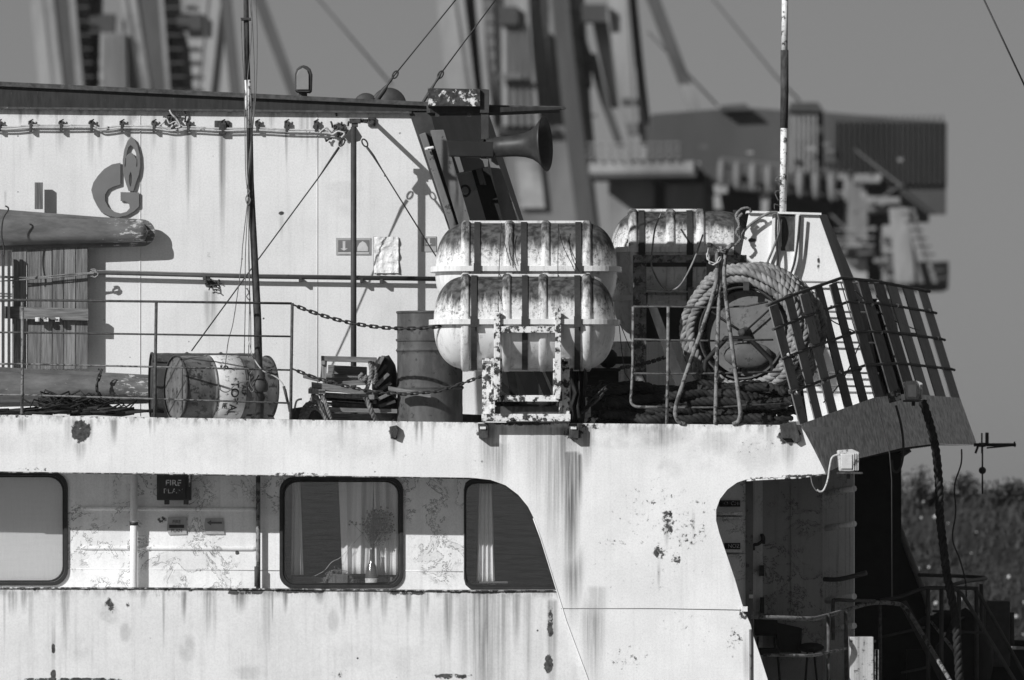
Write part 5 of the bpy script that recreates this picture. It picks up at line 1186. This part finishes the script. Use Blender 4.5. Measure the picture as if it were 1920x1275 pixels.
for a, lb_ in (([(1160, 600, 1.5), (1166, 660, 1.4), (1172, 700, 1.2), (1190, 726, 1.2)], 'left'), ([(1160, 600, 1.5), (1180, 650, 1.4), (1216, 726, 1.2)], 'right')):
    one('guy_line', 'wire', MB().tube([P(*q) for q in a], .004, 5), '%s thin dark line running down from the canister end to the deck' % lb_, 'line')

# ------------------------------------------------------------------ rope reel
AX = Vector((.42, 1, .0)).normalized(); RC = P(1392, 624, 1.10)
rl2 = thing('rope_reel', 'big reel wound with thick pale mooring rope', 'reel', P(1400, 790, 1.4))
u_ = AX.cross(Vector((0, 0, 1))).normalized(); w_ = Vector((0, 0, 1))
def circ(r, t_, a0=0, turns=1.0, n=60, wob=0): return [RC + AX * (t_ + .02 * math.sin(a * 3)) + (u_ * math.cos(a) + w_ * math.sin(a)) * (r + wob * math.sin(a * 5 + t_ * 30)) for a in [a0 + 2 * math.pi * turns * i / n for i in range(n + 1)]]
q = 0
for tt, radii in ((-.02, (.47, .54)), (.05, (.50, .57)), (.12, (.46, .53, .59)), (.20, (.56,)), (.27, (.59,)), (.35, (.565,)), (.42, (.59,)), (.50, (.56,)), (.56, (.52, .46)), (.60, (.42,))):
    for r0 in radii:
        q += 1; tl_ = random.Random(q)
        pts = circ(r0, tt, q * .7, 1.02, 64, .012)
        MB().rope([p + AX * (.03 * math.sin(k / 9 + q * 2)) for k, p in enumerate(pts)], .041, .17, 3, 6, 8).build('rope', M['rope'], rl2)
MB().lathe([(-.02, .412), (-.02, .395), (.0, .40), (.03, .40), (.03, .412)], RC, AX, 48).build('flange_ring', M['dark'], rl2)
MB().lathe([(.10, .38), (.10, .2), (.095, .04), (.09, .001)], RC, AX, 48).build('flange_disc', M['reel_disc'], rl2)
MB().lathe([(-.02, .415), (.10, .42)], RC, AX, 48).build('flange_lip', M['dark'], rl2)
MB().lathe([(-.04, .001), (-.04, .03), (.0, .04), (.10, .055)], RC, AX, 16).build('hub', M['mast'], rl2)
for a in (40, 148, 265): 
    e = u_ * math.cos(R(a)) + w_ * math.sin(R(a)); MB().tube([RC + AX * .03, RC + AX * .03 + e * .36], .009, 6).build('spoke', M['darker'], rl2)
MB().prism([(1394, 528), (1405, 528), (1405, 545), (1394, 545)], .98, 1.02).build('flange_tab', M['dark'], rl2, .004)
r7 = random.Random(31)
for i in range(9):      # loose turns and bights hanging off the coil
    a0 = r7.uniform(-1.2, 1.6); sp = r7.uniform(.7, 1.8); rr_0 = r7.uniform(.50, .60); tt = r7.uniform(.0, .5)
    MB().rope([RC + AX * (tt + .05 * math.sin(k)) + (u_ * math.cos(a0 + sp * k / 8) + w_ * math.sin(a0 + sp * k / 8)) * (rr_0 + .03 * math.sin(k * 1.3 + i)) for k in range(9)], .024, .12, 3, 5).build('loose_turn', M['rope_mid'], rl2)
for s_ in (0, .62):
    b_ = RC + AX * (s_ - .12)
    MB().tube([b_ + Vector((-.34, 0, -.78)), b_ + Vector((-.28, 0, -.25)), b_ + Vector((-.1, 0, -.05)), b_ + Vector((.1, 0, -.05)), b_ + Vector((.3, 0, -.25)), b_ + Vector((.38, 0, -.78))], .024, 8).build('frame', M['darker'], rl2)
MB().ball(RC + Vector((.05, -.06, -.20)), .19, 16, (1.15, .25, .62)).build('brake_cover', M['reel_disc'], rl2)

# rail at right, tubular stand
rr = thing('deck_railing', 'bent tube railing in front of the rope reel at right', 'railing', P(1300, 800, .03))
MB().tube([P(1187, 575, .05), P(1186, 700, .05)] + SP([(1183, 745), (1184, 756), (1192, 762), (1205, 763)], .05, 4) + [P(1250, 764, .05)], .0125, 8).build('post', M['railgrey'], rr)
MB().tube([P(1253, 575, .04), P(1252, 700, .04), P(1250, 796, .03)], .0145, 8).build('post', M['railgrey'], rr)
for y0, pts in ((0, [(1187, 575), (1253, 575), (1340, 577), (1400, 574), (1440, 566)]), (1, [(1187, 636), (1253, 638), (1340, 639), (1450, 637)]), (2, [(1187, 700), (1253, 701), (1350, 700), (1465, 697)]), (3, [(1250, 764), (1340, 764), (1480, 756)])):
    MB().tube([P(x, y, .05) for x, y in pts], .009, 7).build('rail', M['rail'], rr)
ts_ = thing('tubular_stand', 'three bent tubes bound together with hooked heads in front of the reel', 'stand', P(1335, 797, .0))
for pts in ([(1330, 458, -.05), (1338, 464, -.05), (1344, 476, -.05), (1342, 530, -.05), (1322, 600, -.05), (1290, 690, -.05), (1270, 752, -.05), (1266, 775, -.05), (1272, 790, -.02), (1284, 795, 0)],
            [(1352, 462, -.02), (1350, 520, -.02), (1346, 620, -.02), (1343, 720, 0), (1341, 795, 0)],
            [(1374, 458, -.05), (1366, 464, -.05), (1361, 476, -.05), (1358, 520, -.05), (1366, 600, -.05), (1378, 690, -.05), (1386, 752, -.05), (1388, 775, -.05), (1384, 790, -.02), (1374, 795, 0)]):
    MB().tube(smooth_path([P(*q) for q in pts], 6), .0185, 10).build('tube', M['railgrey'], ts_)
MB().tube([P(1344, 468, -.08), P(1358, 474, -.08), P(1362, 466, -.08), P(1346, 472, -.08)], .008, 6, closed=True).build('binding', M['rope'], ts_)
MB().rect(1326, 455, 1334, 462, -.08, -.02).build('hook_head', M['dark'], ts_, .004); MB().rect(1370, 455, 1377, 462, -.08, -.02).build('hook_head', M['dark'], ts_, .004)
chain('chain', 'short bright chain looped under the hooked stand head', smooth_path([P(1328, 468, -.09), P(1327, 482, -.09), P(1333, 494, -.09), P(1344, 494, -.09), P(1351, 482, -.09)], 4), M['wire_light'], .045, .0055, .015)

# pole on the casing
wp = thing('white_pole', 'white pole with a dark rusted middle standing on the casing', 'pole', P(1469, 400, 4.1))
MB().tube([P(1472, -30, 4.1), P(1471, 96, 4.1)], .030, 14).build('pale_section', M['mastw'], wp)
MB().tube([P(1471, 94, 4.1), P(1471, 170, 4.1), P(1470, 240, 4.1)], [.037, .038, .036], 14).build('rusted_section', M['mast'], wp)
MB().tube([P(1470, 236, 4.1), P(1468, 402, 4.1)], .032, 14).build('pale_section', M['mastw'], wp)
MB().lathe([(0, .06), (.012, .06)], P(1468, 400, 4.1), (0, 0, 1), 16).build('base_flange', M['mast'], wp)
r5 = random.Random(4)
for i in range(5):
    c = P(1466 - r5.random() * 2, 330 + i * 14, 4.05)
    MB().tube([c, c + Vector((-.03 - .04 * r5.random(), 0, .03 * r5.uniform(-1, 1))), c + Vector((-.06, 0, .05 * r5.uniform(-1, 1)))], .004, 4).build('loose_wire', M['cable'], wp)
for i, (w, mt, lb_) in enumerate((([(1400, 448), (1392, 440), (1408, 420), (1440, 400), (1458, 398)], 'rope', 'pale cord looped from the far canister to the pole foot'),
      ([(1458, 400), (1462, 430), (1452, 460), (1440, 490), (1430, 520)], 'cable', 'dark cable hanging left of the rusty casing recess'), ([(1456, 402), (1455, 440), (1458, 490), (1452, 520), (1454, 560)], 'wire', 'dark cable falling straight down the white casing'),
      ([(1500, 404), (1496, 450), (1490, 490), (1478, 530), (1474, 560)], 'wire', 'dark cable pair right of the rusty casing recess'))):
    one('hanging_cable', mt, MB().tube(SP(w, 3.92, 6), .012, 6), lb_, 'cable')
m = MB().rope(SP([(1392, 400), (1384, 410), (1386, 424), (1380, 436), (1388, 448), (1378, 460)], 3.85, 5), .013, .08, 3, 4).rope(SP([(1386, 420), (1380, 404), (1390, 392), (1404, 390), (1408, 398)], 3.85, 5), .013, .08, 3, 4)
one('rope_tangle', 'rope', m, 'tangle of pale rope over the right end of the far canister', 'rope')

# ------------------------------------------------------------------ slatted stern rail
sr = thing('slatted_stern_rail', 'leaning rail of grey vertical slats round the stern', 'railing', P(1600, 800, 2.0))
def slat(t0, t1, mat, f0=0.0, f1=1.0, dY=0.0, thick=.012):
    b0, _, Y0, p0 = stn(t0); b1, _, Y1, p1 = stn(t1)
    g = lambda b, p, f, Y: P(b[0] + (p[0] - b[0]) * f, b[1] + 6 + (p[1] - b[1] - 6) * f, Y + dY)
    mm = MB().sheet([g(b0, p0, f0, Y0), g(b1, p1, f0, Y1), g(b1, p1, f1, Y1), g(b0, p0, f1, Y0)], thick)
    return mm.build('slat', M[mat], sr, .002)
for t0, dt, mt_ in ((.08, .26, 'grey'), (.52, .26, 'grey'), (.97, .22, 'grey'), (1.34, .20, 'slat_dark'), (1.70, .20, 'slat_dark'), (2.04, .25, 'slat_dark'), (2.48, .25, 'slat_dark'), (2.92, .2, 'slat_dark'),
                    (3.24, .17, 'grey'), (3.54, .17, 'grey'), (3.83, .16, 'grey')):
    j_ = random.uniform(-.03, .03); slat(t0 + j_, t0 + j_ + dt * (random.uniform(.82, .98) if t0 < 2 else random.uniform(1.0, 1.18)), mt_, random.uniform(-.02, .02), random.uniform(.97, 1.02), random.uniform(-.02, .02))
for f in (.27, .55, .80, 1.0):
    pts = []
    for i in range(25):
        b, _, Y, p = stn(min(4 * i / 24, 3.999)); pts.append(P(b[0] + (p[0] - b[0]) * f + (0 if f < 1 else 0), b[1] + (p[1] - b[1]) * f, Y - .03))
    pts.append(pts[-1] + Vector((.04, .05, -.01))); MB().tube(pts, .013 if f < 1 else .015, 7).build('rail', M['rail'], sr)
rb2 = random.Random(44)
for i in range(22):     # bolts and paint scabs on the slats
    t_ = rb2.uniform(0, 3.95); f = rb2.choice([.27, .55, .80]) + rb2.uniform(-.02, .02); b, _, Y, p = stn(t_)
    c = P(b[0] + (p[0] - b[0]) * f, b[1] + (p[1] - b[1]) * f, Y - .05); MB().ball(c, rb2.uniform(.012, .024), 6, (1, 1, 1), .4).build('bolt', M['rackw'], sr)
for (t0, f0, t1, f1) in ((0.1, .3, 1.4, .75), (1.0, .95, 2.2, .5), (.9, .1, 2.0, .45), (2.3, .9, 3.6, .6)):
    pts = []
    for i in range(9):
        t_ = t0 + (t1 - t0) * i / 8; f = f0 + (f1 - f0) * i / 8 - .05 * math.sin(math.pi * i / 8); b, _, Y, p = stn(t_); pts.append(P(b[0] + (p[0] - b[0]) * f, b[1] + (p[1] - b[1]) * f, Y + .05))
    MB().tube(pts, .006, 5).build('lashing', M['wire'], sr)
# the far side of the stern rail, seen through the gaps
fs2 = thing('slatted_stern_rail', 'far side slats of the stern rail seen through the near ones', 'railing', P(1620, 790, 7.5))
for i in range(3):
    x = 1610 + i * 26; MB().prism([(x, 560), (x + 12, 560), (x + 46, 760), (x + 34, 760)], 7.4, 7.42).build('slat', M['darker'], fs2, .002)
MB().tube([P(1590, 620, 7.38), P(1720, 628, 7.38)], .02, 6).build('rail', M['darker'], fs2)
rag('tarpaulin', 'dark twisted tarpaulin hanging behind the stern slats', [(1620, 560), (1650, 560), (1706, 748), (1660, 748)], 4.9, 'darker', 9, .3)
one('thin_line', 'wire', MB().tube([P(1576, 528, .4), P(1640, 742, .2), P(1668, 850, -.02), P(1672, 900, -.02), P(1673, 1120, -.02)], .0055, 5), 'thin black line running down past the stern bulwark into the opening', 'line')
one('looped_cable', 'wire', MB().tube(SP([(1680, 760), (1690, 800), (1694, 840), (1690, 872), (1682, 885), (1674, 880), (1672, 862)], 1.6, 6), .011, 7), 'dark cable hanging in a loop under the stern lamp', 'cable')
# lamps
def floodlight(x, y, s_, Y, label, tilt=0):
    o = thing('floodlight', label, 'floodlight', P(x, y + 24 * s_, Y), 'weathered floodlights at the stern')
    MB().prism([(x - 20 * s_, y - 20 * s_), (x + 8 * s_, y - 22 * s_), (x + 22 * s_, y - 16 * s_), (x + 20 * s_, y + 20 * s_), (x - 16 * s_, y + 20 * s_)], Y - .08, Y + .10).build('housing', M['lamp'], o, .012)
    MB().prism([(x - 14 * s_, y - 13 * s_), (x + 8 * s_, y - 13 * s_), (x + 8 * s_, y + 15 * s_), (x - 12 * s_, y + 15 * s_)], Y - .095, Y - .08).build('glass', M['lampglass'], o, .006)
    for k in range(3): MB().rect(x + (10 + k * 4) * s_, y - 14 * s_, x + (12 + k * 4) * s_, y + 18 * s_, Y - .10, Y - .08).build('fin', M['lamp'], o, .002)
    MB().rect(x - 20 * s_, y + 21 * s_, x + 28 * s_, y + 25 * s_, Y - .1, Y + .1).build('base_plate', M['mast'], o, .003)
    MB().rect(x - 2, y + 24 * s_, x + 4, y + 34 * s_, Y - .02, Y + .06).build('bracket', M['mast'], o, .003)
    return o
fl1 = floodlight(1590, 864, 1.0, -.05, 'larger weathered floodlight fixed below the stern bulwark corner')
MB().tube(SP([(1572, 852), (1560, 858), (1555, 880), (1552, 900), (1545, 918), (1538, 922), (1532, 918)], -.08, 5), .009, 6).build('lead', M['wire_light'], fl1)
MB().tube(SP([(1520, 893), (1524, 910), (1532, 922)], -.04, 5), .006, 6).build('lead', M['cable'], fl1)
fl2 = floodlight(1712, 732, .85, 2.2, 'smaller rusty floodlight on top of the stern bulwark under the slats')
MB().prism([(1664, 738), (1688, 728), (1690, 750), (1668, 756)], 2.0, 2.1).build('junction_box', M['mastd'], fl2, .006)
# big hanging rope
one('hanging_rope', 'rope_dark', MB().rope(SP([(1730, 752), (1742, 790), (1754, 840), (1760, 900), (1762, 960), (1768, 1020), (1776, 1080), (1790, 1150), (1796, 1220), (1800, 1300)], 1.8, 8), .040, .20, 3, 6), 'thick dark rope hanging from the stern bulwark to the lower deck', 'rope')
one('thin_cable', 'wire', MB().tube(SP([(1803, 842), (1802, 870), (1790, 910), (1792, 960), (1786, 1010), (1800, 1050), (1810, 1090), (1812, 1130)], 4, 6), .008, 6), 'thin curling cable hanging right of the thick rope', 'cable')
# bracket arm with pendulum at far right
ba = thing('pendulum_boom', 'small black bracket arm with a hanging rod and ball weight at the stern tip', 'boom', P(1860, 835, 7.0))
MB().tube([P(1826, 834, 7), P(1905, 834, 7)], .016, 6).build('arm', M['wire'], ba); MB().tube([P(1850, 840, 7), P(1895, 836, 7)], .008, 5).build('wire', M['wire'], ba)
MB().rect(1848, 811, 1854, 832, 6.97, 7.03).build('lamp_bracket', M['wire'], ba, .003); MB().tube([P(1841, 812, 7), P(1841, 850, 7)], .008, 5).build('pin', M['wire'], ba)
MB().rect(1836, 830, 1848, 838, 6.95, 7.05).build('clamp', M['wire'], ba, .006); MB().tube([P(1902, 828, 7), P(1903, 838, 7)], .008, 5).build('pin', M['wire'], ba); MB().tube([P(1834, 836, 7), P(1829, 850, 7)], .012, 5).build('lever', M['wire'], ba)
MB().tube([P(1842, 838, 7), P(1842, 926, 7)], .009, 6).build('rod', M['wire'], ba); MB().ball(P(1842, 882, 7), L(7, 7), 14).build('ball_weight', M['wire'], ba)

# ------------------------------------------------------------------ side corridor
fb = thing('fire_plan_box', 'black box stencilled FIRE PLAN hanging under the deck edge', 'box', P(328, 942, .55))
MB().rect(294, 880, 358, 938, .52, .66).build('case', M['signdark'], fb, .006)
MB().rect(296, 886, 348, 936, .505, .52).build('lid', M['signdark'], fb, .004)
for x in (308, 344): MB().rect(x, 936, x + 9, 946, .53, .62).build('catch', M['mast'], fb, .004)
text('FIRE', 325, 906, .502, 11, M['signwhite'], fb, sx=1.05, bold=.015); text('PLAN', 325, 921, .502, 9, M['signwhite'], fb, sx=1.2, bold=.0)
MB().rect(354, 890, 357, 912, .50, .52).build('hinge', M['signwhite'], fb, .002)
ps = thing('paper_notice', 'small pale FIRE PLAN notice with a dark bar on the peeling wall', 'notice', P(332, 1004, .67))
MB().prism([(315, 970), (350, 969), (350, 1002), (317, 1003), (313, 995)], .668, .674).build('sheet', M['sign'], ps)
text('FIRE', 331, 978.5, .666, 6, M['signgrey'], ps, bold=.02); text('PLAN', 331, 995, .666, 6, M['signgrey'], ps, bold=.02); MB().rect(317, 984, 345, 990, .664, .6675).build('bar', M['signdark'], ps)
an = thing('paper_notice', 'small pale notice with an arrow pointing left on the peeling wall', 'notice', P(402, 1004, .67))
MB().prism([(385, 972), (418, 971), (421, 1002), (386, 1002), (383, 984)], .668, .674).build('sheet', M['sign'], an)
MB().prism([(388, 980), (396, 975), (396, 978.5), (416, 978.5), (416, 982), (396, 982), (396, 985.5)], .664, .6675).build('arrow_symbol', M['signgrey'], an)
# curtains, blind, things on the shelf
one('roller_blind', 'blind', MB().rect(-320, 880, 122, 1100, .73, .735), 'drawn pale grey blind behind the leftmost window', 'blind')
def curtain(label, xs0, xs1, y0, y1, Y, folds, seed, amp=.035, group='curtains behind the side windows'):
    m = MB(); n = 60; k = 10; vs = []
    for i in range(n + 1):
        for j in range(k + 1):
            u, w = i / n, j / k; x = (xs0[0] + (xs0[1] - xs0[0]) * u) * (1 - w) + (xs1[0] + (xs1[1] - xs1[0]) * u) * w
            f = amp * (math.sin(u * folds * 6.28 + seed) + .5 * math.sin(u * folds * 13 + seed * 2 + w * 2)) ; vs.append(P(x, y0 + (y1 - y0) * w, Y + f))
    m.addf(vs, [(i * (k + 1) + j, (i + 1) * (k + 1) + j, (i + 1) * (k + 1) + j + 1, i * (k + 1) + j + 1) for i in range(n) for j in range(k)], True)
    o_ = m.build('curtain', M['cloth']); o_.modifiers.new('thick', 'SOLIDIFY').thickness = .003; return tag(o_, label, 'curtain', group)
curtain('narrow pale curtain at the left of the vase window', (548, 562), (546, 569), 885, 1078, .82, 2, 1, .012)
curtain('wide gathered curtain in the middle of the vase window', (634, 700), (642, 696), 885, 1076, .84, 2.2, 2, .018)
curtain('folded curtain behind the vase at the right of its window', (700, 760), (704, 760), 885, 1078, .87, 3, 4, .018)
curtain('hanging curtain in the window partly hidden by the sloping plate', (899, 922), (893, 928), 905, 1095, .80, 3.5, 3, .010)
bt = thing('flower_vase', 'bottle vase of dried flowers standing behind the window', 'vase', P(697, 1100, .77))
MB().lathe([(0, .05), (.01, .055), (.10, .058), (.17, .045), (.22, .022), (.30, .016), (.33, .019)], P(697, 1100, .77), (0, 0, 1), 18).build('bottle', M['glassware'], bt)
MB().lathe([(0, .0565), (.055, .0595), (.055, .0585)], P(697, 1096, .77), (0, 0, 1), 18).build('bottle_label', M['signwhite'], bt)
m = MB(); r6 = random.Random(6); o0 = P(697, 1028, .77)
for i in range(60):
    e = P(r6.gauss(706, 13), r6.gauss(980, 13), .77 + r6.gauss(0, .02)); m.tube([o0, o0.lerp(e, .5) + Vector((r6.gauss(0, .02), 0, 0)), e], .0018, 3)
    for j in range(9): m.ball(e + Vector((r6.gauss(0, .02), r6.gauss(0, .02), r6.gauss(0, .02))), .009, 4)
m.build('dried_flowers', M['dry'], bt)
bk = thing('wrapped_box', 'small box wrapped in shaggy garland on the window shelf', 'box', P(635, 1100, .9))
MB().rect(616, 1076, 652, 1098, .84, 1.0).build('case', M['wood'], bk, .006)
m = MB()
for i in range(260):
    a = r6.uniform(.1, 3.04); c = P(635 - math.cos(a) * 26, 1094 - math.sin(a) * 26, .84 + r6.uniform(-.03, .1)); m.tube([c, c + Vector((r6.gauss(0, .014), r6.gauss(0, .01), r6.gauss(0, .014) - .01))], .0025, 3)
m.build('garland', M['rope'], bk)
MB().ball(P(660, 1090, .95), .07, 12, (1, 1, .9)).build('round_end', M['room'], bk)
one('sofa_back', 'grey', MB().rect(548, 1082, 612, 1106, 1.0, 1.1).rect(586, 1078, 592, 1106, .98, 1.0).rect(700, 1082, 756, 1106, 1.0, 1.1), 'low seat back along the bottom of the vase window', 'seat', bevel=.01)
one('lamp_cord', 'wire_light', MB().tube(SP([(590, 1080), (608, 1070), (622, 1054), (640, 1044), (662, 1020), (680, 1000), (700, 984)], .80, 6), .0025, 4), 'thin pale cord rising behind the window glass to the flowers', 'cord')
one('folded_tray', 'grey', MB().rect(878, 1090, 952, 1094, .78, .95).rect(884, 1094, 930, 1100, .8, .9), 'flat grey tray on the sill of the partly hidden window', 'tray', bevel=.003)

# ------------------------------------------------------------------ stern deck: chairs, rails, boxes
def stern_chair(px, py, Y, s_, label, face):
    o = thing('deck_chair', label, 'chair', P(px, py + 90, Y), 'dark chairs on the stern deck')
    MB().rect(px - 22, py - 42, px + 22, py - 2, Y + .20 * face, Y + .24 * face if face > 0 else Y + .2 * face + .04).build('backrest', M['darker'], o, .02)
    MB().rect(px - 26, py + 22, px + 26, py + 34, Y - .22, Y + .22).build('seat', M['darker'], o, .02)
    for a in (-1, 1):
        MB().tube([P(px + a * 15, py, Y + .2 * face), P(px + a * 18, py + 30, Y + .18 * face)], .012, 6).build('back_frame', M['darker'], o)
        for b in (-.18, .18): MB().tube([P(px + a * 22, py + 30, Y + b), P(px + a * 28, py + 104, Y + b * 1.1)], .012, 6).build('leg', M['darker'], o)
    return o
stern_chair(1436, 1194, 1.2, 1, 'dark chair nearest the white plate edge behind the stern handrail', 1)
one('wooden_crate', 'darker', MB().prism([(1452, 1167), (1504, 1178), (1502, 1225), (1462, 1222)], 1.4, 1.8), 'dark slanting crate between the two stern chairs', 'crate', bevel=.006)
o = thing('stool', 'dark round-seated stool right of the crate on the stern deck', 'stool', P(1520, 1300, 1.3))
MB().ball(P(1520, 1214, 1.3), .10, 14, (1.2, 1.2, .45)).build('seat', M['darker'], o)
for a in (-1, 1):
    for b in (-.1, .1): MB().tube([P(1520 + a * 6, 1218, 1.3 + b), P(1522 + a * 14, 1318, 1.3 + b * 1.5)], .011, 6).build('leg', M['darker'], o)
hr = thing('stern_handrail', 'grey tube handrail curving from the white plate toward the ladder', 'handrail', P(1560, 1325, 1.0))
MB().tube(SP([(1404, 1156, .2), (1460, 1158, .3), (1520, 1160, .5), (1540, 1157, .7), (1580, 1146, 1.2), (1632, 1131, 2.0), (1680, 1132, 2.6), (1694, 1138, 2.7), (1710, 1158, 2.6), (1790, 1290, 1.6)], 0, 5), .020, 8).build('top_rail', M['railgrey'], hr)
MB().tube(SP([(1432, 1228, .3), (1500, 1229, .4), (1530, 1228, .6), (1590, 1215, 1.2), (1640, 1202, 2.0)], 0, 5), .014, 8).build('mid_rail', M['railgrey'], hr)
for x, y, Y in ((1553, 1152, .8), (1586, 1146, 1.2), (1650, 1135, 2.3)): MB().tube([P(x, y, Y), P(x + 1, 1330, Y)], .016, 8).build('post', M['rail'], hr)
MB().tube(SP([(1562, 1200, 1.5), (1562, 1132, 1.5), (1568, 1125, 1.5), (1600, 1126, 1.5), (1640, 1127, 2.0)], 0, 5), .016, 8).build('bent_rail', M['rail'], hr)
gr2 = thing('ladder_handrail', 'dark double handrail of the ladder going down at the stern', 'handrail', P(1800, 1330, 3.5))
for w in ([(1650, 1126, 3), (1690, 1118, 3), (1735, 1103, 3), (1780, 1104, 3), (1796, 1108, 3), (1810, 1124, 3), (1850, 1190, 3), (1935, 1330, 3)], [(1735, 1103, 4), (1820, 1103, 4), (1830, 1110, 4), (1845, 1130, 4), (1940, 1300, 4)], [(1722, 1078, 6.8), (1846, 1083, 6.8), (1812, 1090, 4.5), (1780, 1098, 4)],
          [(1650, 1195, 3), (1735, 1176, 3)], [(1690, 1262, 3), (1745, 1250, 3)], [(1748, 1146, 6.8), (1850, 1147, 6.8)], [(1780, 1184, 3.2), (1850, 1187, 3.2)], [(1785, 1165, 3.4), (1830, 1150, 5)]):
    MB().tube(smooth_path([P(*q) for q in w], 4), .018 if len(w) > 3 else .012, 7).build('rail', M['dark'], gr2)
for x, y, Y in ((1740, 1103, 3), (1765, 1104, 3), (1798, 1108, 3), (1831, 1100, 4), (1840, 1095, 5.5)): MB().tube([P(x, y, Y), P(x, 1330, Y)], .020, 7).build('post', M['dark'], gr2)
MB().prism([(1686, 1130), (1700, 1126), (1812, 1330), (1790, 1330)], 3.6, 3.66).build('stringer', M['dark'], gr2, .004)
MB().prism([(1742, 1164), (1748, 1164), (1796, 1222), (1790, 1226)], 3.3, 3.35).build('stringer', M['railgrey'], gr2, .004)
wb = thing('electrical_box', 'dirty white electrical box beside the stern handrail post', 'box', P(1618, 1320, 1.0))
MB().rect(1593, 1194, 1638, 1320, .9, 1.15).build('case', M['box'], wb, .008)
MB().tube([P(1641, 1218, .92), P(1647, 1218, .92), P(1647, 1275, .92), P(1641, 1275, .92)], .006, 6, closed=True).build('handle', M['railgrey'], wb)
one('dark_cabinet', 'dark', MB().rect(1849, 1127, 1894, 1250, 6.0, 6.5).rect(1894, 1148, 1902, 1210, 6.1, 6.3), 'tall dark cabinet standing at the right edge of the stern', 'cabinet', bevel=.01)
one('stern_bulwark_rail', 'darker', MB().tube([P(1890, 1205, 6.6), P(1960, 1208, 6.6)], .03, 8).rect(1700, 1218, 1960, 1340, 6.6, 6.7), 'low dark bulwark along the bottom right behind the ladder rail', 'bulwark')
one('covered_bundle', 'darker', MB().ball(P(1810, 1235, 4.2), .34, 14, (.75, .5, 1.25), .3), 'dark shrouded bundle under the ladder handrail', 'bundle')
one('coil_bundle', 'darker', MB().ball(P(1770, 1165, 4.4), .16, 12, (1.3, .8, .6), .5), 'dark lump of gear hung between the ladder posts', 'bundle')
one('wall_grab_rail', 'dark', MB().tube(SP([(1546, 1086, 1.55), (1575, 1086, 1.4), (1625, 1074, 1.3)], 0, 4), .022, 7), 'dark grab rail jutting from the streaked bulkhead', 'handrail')
